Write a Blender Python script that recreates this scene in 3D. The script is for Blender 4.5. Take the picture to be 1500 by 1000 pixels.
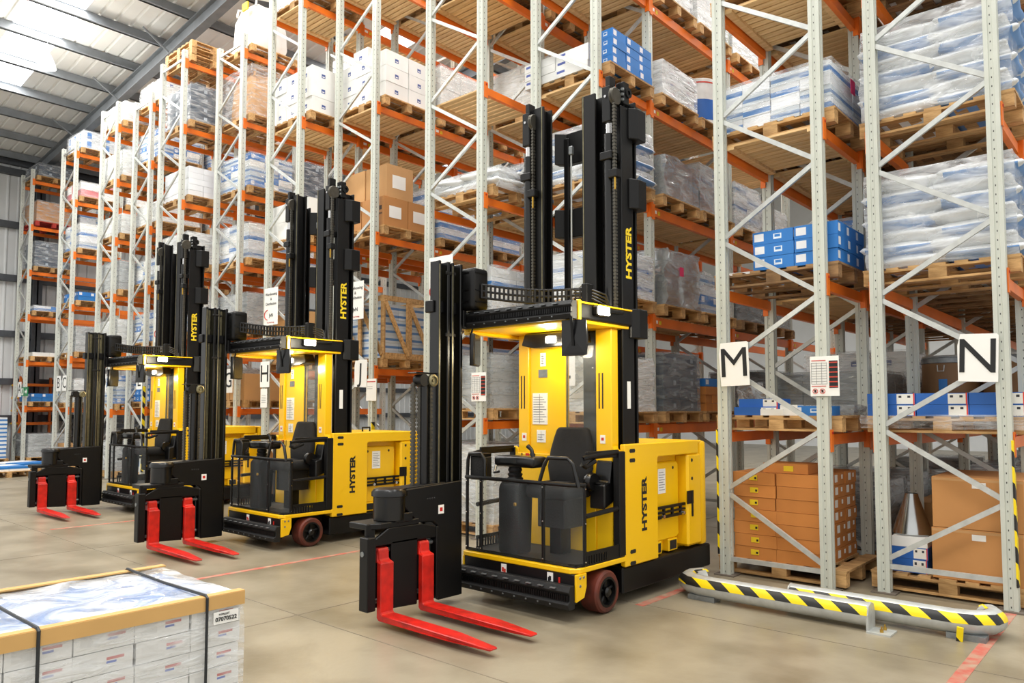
import bpy, bmesh, math, random
from mathutils import Vector, Matrix
random.seed(7)
R = math.radians
sc = bpy.context.scene
col = sc.collection
for o in list(bpy.data.objects): bpy.data.objects.remove(o)

# ------------------------------------------------------------------ camera, world, lights, exposure
cam_d = bpy.data.cameras.new('camera'); cam = bpy.data.objects.new('camera', cam_d); col.objects.link(cam)
cam.location = (.976, -7.1, 1.6); cam.rotation_euler = (R(93.3), 0, R(41.4))
cam_d.sensor_width = 36; cam_d.lens = 26.4; cam_d.shift_y = 35/1500; cam_d.clip_end = 200
sc.camera = cam
sc.view_settings.view_transform = 'Standard'; sc.view_settings.look = 'None'
sc.view_settings.gamma = 1; sc.view_settings.use_curve_mapping = False
sc.view_settings.exposure = 0.62
w = bpy.data.worlds.new('hall_daylight'); sc.world = w; w.use_nodes = True
w.node_tree.nodes['Background'].inputs[0].default_value = (1.0, .985, .95, 1)
w.node_tree.nodes['Background'].inputs[1].default_value = 0.72
def area(name, loc, rot, sx, sy, power, colr=(1, .97, .92)):
    l = bpy.data.lights.new(name, 'AREA'); l.shape = 'RECTANGLE'; l.size = sx; l.size_y = sy; l.energy = power; l.color = colr
    o = bpy.data.objects.new(name, l); o.location = loc; o.rotation_euler = rot; col.objects.link(o); return o
# daylight entering through the translucent roof strips (same slope, just below the sheet)
for yy, pw in ((-8.1, 1000), (-1.63, 1300), (4.8, 900), (11.2, 700)):
    area('rooflight_daylight', (-8, yy, 9.62+.1*18.6-.06), (0, -math.atan(.1), 0), 27, 1.0, pw)

# ------------------------------------------------------------------ materials
def lin(h):
    c = [int(h[i:i+2], 16)/255 for i in (0, 2, 4)]
    return tuple((x/12.92 if x <= .04045 else ((x+.055)/1.055)**2.4) for x in c) + (1,)
MATS = {}
def mat(name, hexc, rough=.5, metal=0, var=.12, scale=6, bump=0, bscale=40, stretch=None, rnd=0, spec=.5, dark=None, emit=0):
    m = bpy.data.materials.new(name); m.use_nodes = True; nt = m.node_tree; N = nt.nodes; L = nt.links
    b = N['Principled BSDF']; b.inputs['Roughness'].default_value = rough; b.inputs['Metallic'].default_value = metal
    b.inputs['Specular IOR Level'].default_value = spec
    c = lin(hexc)
    tc = N.new('ShaderNodeTexCoord'); src = tc.outputs['Object']
    if stretch:
        mp = N.new('ShaderNodeMapping'); mp.inputs['Scale'].default_value = stretch; L.new(src, mp.inputs['Vector']); src = mp.outputs[0]
    nz = N.new('ShaderNodeTexNoise'); nz.inputs['Scale'].default_value = scale; nz.inputs['Detail'].default_value = 5; L.new(src, nz.inputs['Vector'])
    rp = N.new('ShaderNodeValToRGB'); L.new(nz.outputs['Fac'], rp.inputs['Fac'])
    d = lin(dark) if dark else tuple(x*(1-var*2) for x in c[:3]) + (1,)
    rp.color_ramp.elements[0].position = .3; rp.color_ramp.elements[1].position = .62
    rp.color_ramp.elements[0].color = d; rp.color_ramp.elements[1].color = c
    out = rp.outputs[0]
    if rnd:
        oi = N.new('ShaderNodeObjectInfo'); hs = N.new('ShaderNodeHueSaturation')
        mr = N.new('ShaderNodeMapRange'); mr.inputs[3].default_value = 1-rnd; mr.inputs[4].default_value = 1+rnd
        L.new(oi.outputs['Random'], mr.inputs[0]); L.new(mr.outputs[0], hs.inputs['Value']); L.new(out, hs.inputs['Color']); out = hs.outputs[0]
    L.new(out, b.inputs['Base Color'])
    if emit:
        b.inputs['Emission Color'].default_value = c; b.inputs['Emission Strength'].default_value = emit
    if bump:
        n2 = N.new('ShaderNodeTexNoise'); n2.inputs['Scale'].default_value = bscale; n2.inputs['Detail'].default_value = 4; L.new(src, n2.inputs['Vector'])
        bp = N.new('ShaderNodeBump'); bp.inputs['Strength'].default_value = bump; bp.inputs['Distance'].default_value = .01
        L.new(n2.outputs['Fac'], bp.inputs['Height']); L.new(bp.outputs[0], b.inputs['Normal'])
    MATS[name] = m; return m
def holes_mat(name, hexc, pitch, rx, rz, metal=0, rough=.45, hole=.03):
    """painted steel with rows of small punched holes along z (dark dots at x=0 and at y=0 of the post)"""
    m = mat(name, hexc, rough, metal, .05, 3); nt = m.node_tree; N = nt.nodes; L = nt.links; b = N['Principled BSDF']
    base = b.inputs['Base Color'].links[0].from_socket
    tc = N.new('ShaderNodeTexCoord'); sp = N.new('ShaderNodeSeparateXYZ'); L.new(tc.outputs['Object'], sp.inputs[0])
    def mth(op, a, bb):
        n = N.new('ShaderNodeMath'); n.operation = op
        for i, v in enumerate((a, bb)):
            if v is None: continue
            if isinstance(v, (int, float)): n.inputs[i].default_value = v
            else: L.new(v, n.inputs[i])
        return n.outputs[0]
    fr = mth('FRACT', mth('DIVIDE', sp.outputs[2], pitch), None)
    inz = mth('LESS_THAN', mth('ABSOLUTE', mth('SUBTRACT', fr, .5), None), rz)
    inx = mth('LESS_THAN', mth('ABSOLUTE', sp.outputs[0], None), rx)
    iny = mth('LESS_THAN', mth('ABSOLUTE', sp.outputs[1], None), rx*1.6)
    f = mth('MULTIPLY', inz, mth('MAXIMUM', inx, iny))
    mx = N.new('ShaderNodeMixRGB'); L.new(f, mx.inputs[0]); L.new(base, mx.inputs[1]); mx.inputs[2].default_value = (hole, hole, hole, 1)
    L.new(mx.outputs[0], b.inputs['Base Color']); return m
def print_mat(name, hexc, bands, rough=.55):
    """carton with flat printed blocks: bands = [(x0,x1,y0,y1,z0,z1,hex)] in 0..1 of the carton"""
    m = mat(name, hexc, rough, 0, .04, 4, rnd=.06); nt = m.node_tree; N = nt.nodes; L = nt.links; b = N['Principled BSDF']
    cur = b.inputs['Base Color'].links[0].from_socket
    tc = N.new('ShaderNodeTexCoord'); sp = N.new('ShaderNodeSeparateXYZ'); L.new(tc.outputs['Generated'], sp.inputs[0])
    for bd in bands:
        prod = None
        for ax in range(3):
            lo, hi = bd[2*ax], bd[2*ax+1]
            if lo <= 0 and hi >= 1: continue
            for op, v in (('GREATER_THAN', lo), ('LESS_THAN', hi)):
                n = N.new('ShaderNodeMath'); n.operation = op; L.new(sp.outputs[ax], n.inputs[0]); n.inputs[1].default_value = v
                if prod is None: prod = n.outputs[0]
                else:
                    q = N.new('ShaderNodeMath'); q.operation = 'MULTIPLY'; L.new(prod, q.inputs[0]); L.new(n.outputs[0], q.inputs[1]); prod = q.outputs[0]
        mx = N.new('ShaderNodeMixRGB'); L.new(prod, mx.inputs[0]); L.new(cur, mx.inputs[1]); mx.inputs[2].default_value = lin(bd[6]); cur = mx.outputs[0]
    L.new(cur, b.inputs['Base Color']); return m
def film_mat(name, hexc, lo, hi, rough=.12, scale=9, stretch=(1, 1, 5)):
    m = bpy.data.materials.new(name); m.use_nodes = True; nt = m.node_tree; N = nt.nodes; L = nt.links
    out = N['Material Output']; b = N['Principled BSDF']
    b.inputs['Base Color'].default_value = lin(hexc); b.inputs['Roughness'].default_value = rough; b.inputs['Specular IOR Level'].default_value = .9
    tr = N.new('ShaderNodeBsdfTransparent'); mx = N.new('ShaderNodeMixShader')
    tc = N.new('ShaderNodeTexCoord'); mp = N.new('ShaderNodeMapping'); mp.inputs['Scale'].default_value = stretch; mp.inputs['Rotation'].default_value = (.1, .15, 0)
    L.new(tc.outputs['Object'], mp.inputs[0])
    nz = N.new('ShaderNodeTexNoise'); nz.inputs['Scale'].default_value = scale; nz.inputs['Detail'].default_value = 3; nz.inputs['Distortion'].default_value = .9; L.new(mp.outputs[0], nz.inputs['Vector'])
    rp = N.new('ShaderNodeMapRange'); rp.inputs[1].default_value = .35; rp.inputs[2].default_value = .75; rp.inputs[3].default_value = lo; rp.inputs[4].default_value = hi
    L.new(nz.outputs['Fac'], rp.inputs[0]); L.new(rp.outputs[0], mx.inputs[0]); L.new(tr.outputs[0], mx.inputs[1]); L.new(b.outputs[0], mx.inputs[2])
    bp = N.new('ShaderNodeBump'); bp.inputs['Strength'].default_value = .8; bp.inputs['Distance'].default_value = .03; L.new(nz.outputs['Fac'], bp.inputs['Height']); L.new(bp.outputs[0], b.inputs['Normal'])
    L.new(mx.outputs[0], out.inputs[0]); MATS[name] = m; return m
def hazard_mat(name):
    m = mat(name, 'F5D800', .45, 0, .03, 5); nt = m.node_tree; N = nt.nodes; L = nt.links; b = N['Principled BSDF']
    base = b.inputs['Base Color'].links[0].from_socket
    tc = N.new('ShaderNodeTexCoord'); sp = N.new('ShaderNodeSeparateXYZ'); L.new(tc.outputs['Object'], sp.inputs[0])
    a = N.new('ShaderNodeMath'); a.operation = 'ADD'; L.new(sp.outputs[0], a.inputs[0]); L.new(sp.outputs[1], a.inputs[1])
    b2 = N.new('ShaderNodeMath'); b2.operation = 'ADD'; L.new(a.outputs[0], b2.inputs[0]); L.new(sp.outputs[2], b2.inputs[1])
    d = N.new('ShaderNodeMath'); d.operation = 'DIVIDE'; L.new(b2.outputs[0], d.inputs[0]); d.inputs[1].default_value = .25
    f = N.new('ShaderNodeMath'); f.operation = 'FRACT'; L.new(d.outputs[0], f.inputs[0])
    g = N.new('ShaderNodeMath'); g.operation = 'GREATER_THAN'; L.new(f.outputs[0], g.inputs[0]); g.inputs[1].default_value = .5
    mx = N.new('ShaderNodeMixRGB'); L.new(g.outputs[0], mx.inputs[0]); L.new(base, mx.inputs[1]); mx.inputs[2].default_value = (.012, .012, .012, 1)
    L.new(mx.outputs[0], b.inputs['Base Color']); return m
mat('concrete', '988E7A', .33, 0, .1, 1.6, .12, 18, dark='766C58', spec=.45)
mat('joint', '7A7060', .8); mat('redline', 'B5594A', .7, var=.35, scale=9, dark='A8937C'); mat('yelline', 'C9A54A', .7, var=.25)
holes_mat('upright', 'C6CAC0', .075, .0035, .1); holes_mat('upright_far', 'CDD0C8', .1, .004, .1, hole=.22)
mat('galv', 'C6C9C6', .38, .35, .1, 12); mat('galv_dark', '8D9294', .4, .6, .15, 20); mat('footplate', '6B6258', .7)
mat('orange', 'F0781C', .45, 0, .08, 3, rnd=.07); mat('redpin', 'B01818', .4)
mat('wood', 'CBA26C', .75, 0, .2, 3, .3, 30, (2, 9, 9), .16, dark='9A7242'); mat('wood_dark', 'A07D55', .8, 0, .25, 3, .3, 30, (2, 9, 9), .22, dark='6E5236')
mat('wood_deck', 'E9C48E', .7, 0, .12, 2.5, .15, 25, (1, 8, 8), .1, dark='CFA368')
mat('card', 'C88F55', .8, 0, .06, 2, rnd=.06); mat('card_orange', 'C9823F', .75, 0, .08, 3, rnd=.07); mat('card_edge', 'D2A767', .8, 0, .06, 3); mat('card_pale', 'CFA06B', .8, 0, .06, 2, rnd=.05)
mat('white', 'EEEEEA', .6, 0, .03, 3, rnd=.03); mat('paper', 'F2F2EE', .7, 0, .02, 3); mat('ink', '15171A', .6); mat('grey_ink', '8A8D90', .7)
mat('blue', '2C7AC4', .5, 0, .06, 3, rnd=.08); mat('deepblue', '2462B4', .5, 0, .06, 3, rnd=.05); mat('navy', '274A86', .5, 0, .1, 3); mat('pink', 'E8306A', .6); mat('yellow_label', 'F0D020', .6); mat('tape_red', 'D04030', .5)
mat('truck_yellow', 'FAC60F', .3, 0, .03, 1.5, spec=.5); mat('truck_black', '0A0A0B', .45, 0, .15, 8, spec=.32); mat('truck_black_gloss', '09090A', .28, 0, .1, 5)
mat('rubber', '0D0D0E', .65, 0, .2, 15, .3, 60); mat('seat_cloth', '151517', .85, 0, .2, 30, .3, 200); mat('fork_red', 'D42318', .38, 0, .1, 10, dark='A81A12')
mat('tyre', '6B2C1E', .6, 0, .25, 9, dark='43241B'); mat('worn_steel', '8A8468', .35, .7, .15, 20); mat('chrome', 'D8D8D8', .15, 1, .05, 5); mat('brass', 'C9A24A', .3, .9)
mat('mirror_glass', '4A4D4E', .12, .6, .05, 3); mat('lamp_on', 'FFF6E0', .4, 0, 0, 1, emit=14); mat('rooflight', 'F6FAFF', .6, 0, 0, 1, emit=2.2); mat('lamp_shade', 'E9EDE6', .3, 0, .05, 3)
mat('roof_sheet', 'EDEEEC', .55, 0, .05, .7); mat('steel_grey', '80858A', .55, .1, .1, 3); mat('wall_sheet', 'D9DCDD', .5, 0, .06, .8); mat('dark_steel', '4A4E54', .55)
mat('green_sign', '1E8C55', .5); mat('sack', 'E6E9EA', .45, 0, .06, 5, .4, 14, rnd=.04); mat('bulk', 'EDE9E4', .75, 0, .06, 4, .5, 9); mat('drumboard', '8F6A45', .55, 0, .1, 2); mat('drumwhite', 'E7E7E4', .4)
mat('steel_cone', 'B8BABA', .22, 1, .1, 4); mat('strap', '24282C', .5); mat('greywrap', '9A9C9A', .3, 0, .12, 6, .6, 10, (1, 1, 4)); mat('darkwrap', '5F6468', .3, 0, .15, 6, .6, 10, (1, 1, 4))
mat('redwood', 'B8372E', .7); mat('pinkwrap', 'E07C82', .4, 0, .08, 4)
hazard_mat('hazard'); mat('chain_steel', '55524A', .4, .6, .15, 20); mat('hose', '1E1E1E', .5)
film_mat('film', 'F2F5F7', .05, .5, .12, 4); film_mat('film_mid', 'F2F5F8', .12, .7, .1, 3.5, (1, 1, 3)); film_mat('film_silver', 'D4D8DB', .6, 1.0, .17, 3, (1, 1, 3)); MATS['film_silver'].node_tree.nodes['Principled BSDF'].inputs['Metallic'].default_value = .75; film_mat('film_dense', 'EDF1F4', .2, .85, .16, 3.5); film_mat('film_grey', 'A9AEB0', .2, .8, .15, 3.5); film_mat('film_top', 'F4F9FF', .3, .9, .1, 5, (1, 1, 1))
film_mat('screen', 'C9D2D6', .015, .07, .05, 3, (1, 1, .3)); film_mat('pane', 'C0C8CC', .06, .12, .03, 1)
print_mat('c_white', 'EDEDEA', [(.4, .6, 0, 1, .34, .6, '4A5C96'), (.44, .56, 0, 1, .4, .46, 'EDEDEA'), (0, 1, .4, .56, .34, .6, '4A5C96'), (0, 1, .43, .53, .4, .46, 'EDEDEA')])
print_mat('c_bluewhite', 'E6EAEE', [(0, 1, 0, 1, .12, .55, '3D7CC0'), (.1, .3, .12, .3, .2, .8, 'F0F0F0')])
print_mat('c_navy', 'E9ECF0', [(0, .55, 0, .55, .05, .95, '2B4580'), (.12, .4, .12, .4, .55, .85, 'EEEEEE')])
print_mat('c_blue', '2A78C6', [(.04, .28, 0, 1, .25, .85, 'E4E6EC'), (0, 1, .06, .3, .25, .85, 'E4E6EC'), (.52, .72, 0, 1, .3, .72, 'DCE8F4'), (.55, .69, 0, 1, .45, .66, '2A78C6')])
print_mat('c_bluebox', '2564B8', [(.62, .97, 0, 1, .06, .94, 'ECEAE2'), (.955, .985, 0, 1, 0, 1, 'D8402E'), (.66, .72, 0, 1, .6, .8, '30323A'), (.84, .9, 0, 1, .6, .8, '30323A')])
print_mat('c_swirl', 'EDF1F6', [(.2, .45, 0, 1, .15, .85, '3C86D0'), (0, 1, .2, .45, .15, .85, '3C86D0'), (.27, .38, 0, 1, .35, .7, 'EDF1F6')])
print_mat('c_dark', '3D4B5C', [(.1, .3, 0, 1, .3, .75, 'B8C0C8'), (0, 1, .6, .75, .3, .7, 'A8B4C0')])
print_mat('c_label', 'DDDEDC', [(.05, .3, 0, 1, .5, .8, '4A5AA0'), (0, 1, .55, .85, .55, .68, 'B86A66'), (0, 1, .55, .72, .4, .5, '6A7AB8'), (0, 1, .1, .4, .25, .75, 'CFD0CE')])
print_mat('c_greyblue', 'C9D2DA', [(0, 1, 0, 1, .3, .62, '5A82B4')])
print_mat('c_brownblack', 'C48A50', [(.6, .72, 0, 1, .55, .7, '3A2A1A'), (.78, .9, 0, 1, .55, .7, '3A2A1A'), (.58, .92, 0, 1, .4, .46, '6A4A2A')])

# ------------------------------------------------------------------ geometry helpers
class G:
    def __init__(s): s.v = []; s.f = []
    def add(s, vs, fs):
        n = len(s.v); s.v += [tuple(v) for v in vs]; s.f += [tuple(i+n for i in f) for f in fs]; return s
    def box(s, x0, x1, y0, y1, z0, z1):
        return s.add([(x0,y0,z0),(x1,y0,z0),(x1,y1,z0),(x0,y1,z0),(x0,y0,z1),(x1,y0,z1),(x1,y1,z1),(x0,y1,z1)],
                     [(0,3,2,1),(4,5,6,7),(0,1,5,4),(1,2,6,5),(2,3,7,6),(3,0,4,7)])
    def prism(s, poly, ax, a, b):
        """poly: 2D points in the two remaining axes (cyclic order y,z / x,z / x,y)"""
        def p(u, v, t): return {0: (t,u,v), 1: (u,t,v), 2: (u,v,t)}[ax]
        n = len(poly); vs = [p(u, v, a) for u, v in poly] + [p(u, v, b) for u, v in poly]
        fs = [tuple(range(n)), tuple(range(2*n-1, n-1, -1))] + [(i, i+n, (i+1) % n+n, (i+1) % n) for i in range(n)]
        return s.add(vs, fs)
    def tube(s, pts, r, n=8, cap=True):
        pts = [Vector(p) for p in pts]; rs = r if isinstance(r, (list, tuple)) else [r]*len(pts)
        rings = []; up = None
        for i, p in enumerate(pts):
            d = (pts[min(i+1, len(pts)-1)]-pts[max(i-1, 0)]).normalized()
            if up is None: up = Vector((0,0,1)) if abs(d.z) < .9 else Vector((1,0,0))
            a = d.cross(up).normalized(); b = a.cross(d).normalized(); up = b
            rings.append([p+(a*math.cos(2*math.pi*k/n)+b*math.sin(2*math.pi*k/n))*rs[i] for k in range(n)])
        vs = [v for rg in rings for v in rg]; fs = []
        for i in range(len(pts)-1):
            for k in range(n): fs.append((i*n+k, i*n+(k+1) % n, (i+1)*n+(k+1) % n, (i+1)*n+k))
        if cap: fs += [tuple(range(n-1, -1, -1)), tuple(range((len(pts)-1)*n, len(pts)*n))]
        return s.add(vs, fs)
    def lathe(s, prof, c=(0,0,0), ax=2, n=24):
        """prof: (radius, t) along axis"""
        vs = []; c = Vector(c)
        for r, t in prof:
            for k in range(n):
                a = 2*math.pi*k/n; u, v = r*math.cos(a), r*math.sin(a)
                vs.append(c+Vector({0: (t,u,v), 1: (v,t,u), 2: (u,v,t)}[ax]))
        fs = [(i*n+k, i*n+(k+1) % n, (i+1)*n+(k+1) % n, (i+1)*n+k) for i in range(len(prof)-1) for k in range(n)]
        if prof[0] != prof[-1] and prof[0][0] > 1e-5: fs.append(tuple(range(n-1, -1, -1)))
        if prof[0] != prof[-1] and prof[-1][0] > 1e-5: fs.append(tuple(range((len(prof)-1)*n, len(prof)*n)))
        return s.add(vs, fs)
    def mesh(s, name, m, bev=0, smooth=False, seg=1):
        me = bpy.data.meshes.new(name); me.from_pydata(s.v, [], s.f)
        bm = bmesh.new(); bm.from_mesh(me)
        bmesh.ops.recalc_face_normals(bm, faces=bm.faces)
        if bev:
            es = [e for e in bm.edges if len(e.link_faces) == 2 and e.calc_face_angle(0) > .6]
            bmesh.ops.bevel(bm, geom=es, offset=bev, segments=seg, affect='EDGES', profile=.5, clamp_overlap=True)
        if smooth:
            for f in bm.faces: f.smooth = True
            for e in bm.edges:
                if len(e.link_faces) == 2 and e.calc_face_angle(0) > .7: e.smooth = False
        bm.to_mesh(me); bm.free()
        me.materials.append(MATS[m]); return me
    def build(s, name, m, parent=None, bev=0, smooth=False, seg=1, loc=(0,0,0), rot=(0,0,0)):
        return link(name, s.mesh(name, m, bev, smooth, seg), parent, loc, rot)
def link(name, me, parent=None, loc=(0,0,0), rot=(0,0,0)):
    o = bpy.data.objects.new(name, me); o.location = loc; o.rotation_euler = rot; col.objects.link(o)
    if parent: o.parent = parent
    return o
CACHE = {}
def cbox(name, m, sx, sy, sz, parent=None, loc=(0,0,0), rot=(0,0,0), bev=0):
    """box mesh centred in x,y with its base at z=0, shared between alike pieces"""
    k = (name, m, round(sx, 3), round(sy, 3), round(sz, 3), bev)
    if k not in CACHE: CACHE[k] = G().box(-sx/2, sx/2, -sy/2, sy/2, 0, sz).mesh(name, m, bev)
    return link(name, CACHE[k], parent, loc, rot)
def tag(o, label, cat, group=None, kind=None):
    o['label'] = label; o['category'] = cat
    if group: o['group'] = group
    if kind: o['kind'] = kind
    return o
def thing(name, label, cat, loc=(0,0,0), rz=0, group=None):
    o = link(name, None, None, loc, (0,0,rz)); o.empty_display_size = .1; return tag(o, label, cat, group)
def struct(name, g, m, label, **k):
    o = g.build(name, m, **k); o['kind'] = 'structure'; o['label'] = label; return o
def copy_tree(o, parent=None):
    c = o.copy(); col.objects.link(c); c.parent = parent
    for ch in list(o.children): copy_tree(ch, c)
    return c
TXT = {}
def text(name, s, size, m, parent, loc, rot, bold=.0, sx=1.0, ext=.001):
    k = (s, size, m, bold, sx)
    if k not in TXT:
        cu = bpy.data.curves.new('t', 'FONT'); cu.body = s; cu.size = size; cu.align_x = 'CENTER'; cu.align_y = 'CENTER'; cu.extrude = ext; cu.offset = bold
        cu.resolution_u = 3
        to = bpy.data.objects.new('t', cu); col.objects.link(to)
        me = bpy.data.meshes.new_from_object(to); bpy.data.objects.remove(to)
        me.transform(Matrix.Diagonal((sx, 1, 1, 1))); me.materials.clear(); me.materials.append(MATS[m]); me.name = name; TXT[k] = me
    return link(name, TXT[k], parent, loc, rot)
FRONT = (R(90), 0, 0)           # text readable from -Y
RIGHT = (R(90), 0, R(90))       # text readable from +X
UPR = Matrix(((0,0,1),(0,-1,0),(1,0,0))).to_euler()    # reads upwards on a +X face
def noisy(p, s, a):
    from mathutils import noise
    return noise.noise_vector(Vector(p)*s)*a

# ------------------------------------------------------------------ setting: floor, walls, roof
fl = struct('floor', G().box(-27, 12, -16, 26, -.2, 0), 'concrete', 'grey beige polished concrete warehouse floor')
for i, y in enumerate((-3.75, -1.7, 2.4)): G().box(-26.5, 11, y-.004, y+.004, .0, .0015).build('floor_joint', 'joint', fl)
for i, x in enumerate((-20.8, -16.6, -12.3, -8.4, -4.2, .6, 4.8)): G().box(x-.004, x+.004, -15, 25, .0, .0015).build('floor_joint', 'joint', fl)
for nm, a in (('rack marked N', (-.09, -.01, -4.6, .9)), ('rack marked M', (-2.4, -2.32, -1.75, -.5)), ('second truck', (-6.02, -5.95, -3.7, -1.4)), ('third truck', (-10.3, -10.23, -3.6, -1.6))):
    g = G().box(a[0], a[1], a[2], a[3], .0005, .002)
    o = g.build('floor_line', 'redline'); tag(o, f'worn red painted floor line running out beside the {nm}', 'floor line', 'red floor lines')
# left wall: ribbed sheet, girts, column
W = -26.6
g = G(); n = 0; y = -9.0; pts = []
while y < 26:
    pts += [(W, y), (W, y+.2), (W+.035, y+.235), (W+.035, y+.265)]; y += .3
g2 = G()
vs = [(x, yy, 0) for x, yy in pts] + [(x, yy, 9.7) for x, yy in pts]; k = len(pts)
g2.add(vs, [(i, i+1, i+1+k, i+k) for i in range(k-1)])
wl = struct('wall_left', g2, 'wall_sheet', 'grey ribbed steel wall cladding')
for z in (1.3, 2.45, 3.95, 5.72, 7.42, 9.12):
    G().box(W+.04, W+.22, -9, 26, z-.1, z+.1).build('girt', 'dark_steel', wl)
for y in (.72, 6.9, 13.1):
    G().box(W+.05, W+.55, y-.02, y+.02, 0, 9.4).box(W+.05, W+.09, y-.13, y+.13, 0, 9.4).box(W+.51, W+.55, y-.13, y+.13, 0, 9.4).build('column', 'dark_steel', wl)
struct('wall_back', G().box(W, 12, 25.8, 26, 0, 13.5), 'wall_sheet', 'distant grey end wall of the warehouse')
# roof: sheet with ribs, purlins, rafters, rooflight strips
def rz(x): return 9.62+.1*(x-W)
X0, X1 = W-.2, 8.0
strips = [(-8.6, -7.6), (-2.13, -1.13), (4.3, 5.3), (10.7, 11.7)]
rf = link('ceiling', None); rf['kind'] = 'structure'; rf['label'] = 'grey ribbed steel roof with purlins and translucent rooflights'
def ribs(y0, y1, x0, x1, m, nm):
    pts = []; y = y0
    while y < y1-.01:
        pts += [(y, .0), (min(y+.25, y1), 0), (min(y+.28, y1), .035), (min(y+.31, y1), .035)]; y += .333
    pts.append((y1, 0)); k = len(pts); g = G()
    g.add([(x0, a, rz(x0)+b) for a, b in pts]+[(x1, a, rz(x1)+b) for a, b in pts], [(i, i+1, i+1+k, i+k) for i in range(k-1)])
    g.build(nm, m, rf)
yb = [-9.0]+[v for s in strips for v in s]+[26]
for i in range(0, len(yb), 2): ribs(yb[i], yb[i+1], X0, X1, 'roof_sheet', 'roof_sheet')
for a, b in strips:
    ribs(a, b, X0, -21.96, 'roof_sheet', 'roof_sheet'); ribs(a, b, -21.96, X1, 'rooflight', 'rooflight')
x = -24.6-1.5
while x < X1:
    g = G().box(x-.03, x+.03, -9, 26, rz(x)-.24, rz(x)-.02).box(x-.03, x+.09, -9, 26, rz(x)-.24, rz(x)-.225)
    g.build('purlin', 'steel_grey', rf); x += 1.5
for y in (-5.6, .62, 6.9, 13.1, 19.3):
    g = G()
    for (a, b, c, d) in ((-.1, .1, -.26, -.28), (-.1, .1, -.6, -.62), (-.012, .012, -.26, -.6)):
        g.add([(xx, yy, rz(xx)+zz) for xx in (X0+.4, X1) for yy in (y+a, y+b) for zz in (c, d)], [(0,1,3,2),(4,6,7,5),(0,4,5,1),(2,3,7,6),(0,2,6,4),(1,5,7,3)])
    g.build('rafter', 'steel_grey', rf)
    for xx in (-19.6, -22.6, -16.6): G().tube([(xx, y-.08, rz(xx)-.6), (xx, y-.7, rz(xx)-.2)], .025, 6).build('rafter_stay', 'steel_grey', rf)
struct('trim_1', G().box(W-.1, W+.15, -9, 26, 9.35, 9.62), 'dark_steel', 'dark eaves beam along the left wall')
for x, y in ((-18.0, -1.6),):
    t = thing('high_bay_lamp', 'white bell shaped high bay lamp hanging under the rooflight', 'lamp', (x, y, 9.35)); t.scale = (.55, .55, .8)
    G().lathe([(.07, .55), (.09, .42), (.17, .34), (.3, .14), (.36, 0), (.34, 0), (.28, .13), (.15, .32), (.06, .4)], n=24).build('lamp_shade', 'lamp_shade', t, smooth=True)
    G().lathe([(.0, .1), (.09, .12), (.11, .2), (.06, .33)], n=16).build('bulb', 'lamp_on', t, smooth=True)
    G().tube([(0, 0, .55), (0, 0, (rz(x)-9.35-.1)/.8)], .012, 6).build('hanger', 'steel_grey', t)
    l = bpy.data.lights.new('lamp_light', 'POINT'); l.energy = 120; l.color = (1, .95, .85); l.shadow_soft_size = .3
    lo = bpy.data.objects.new('lamp_light', l); lo.location = (0, 0, -.1); lo.parent = t; col.objects.link(lo)

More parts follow.
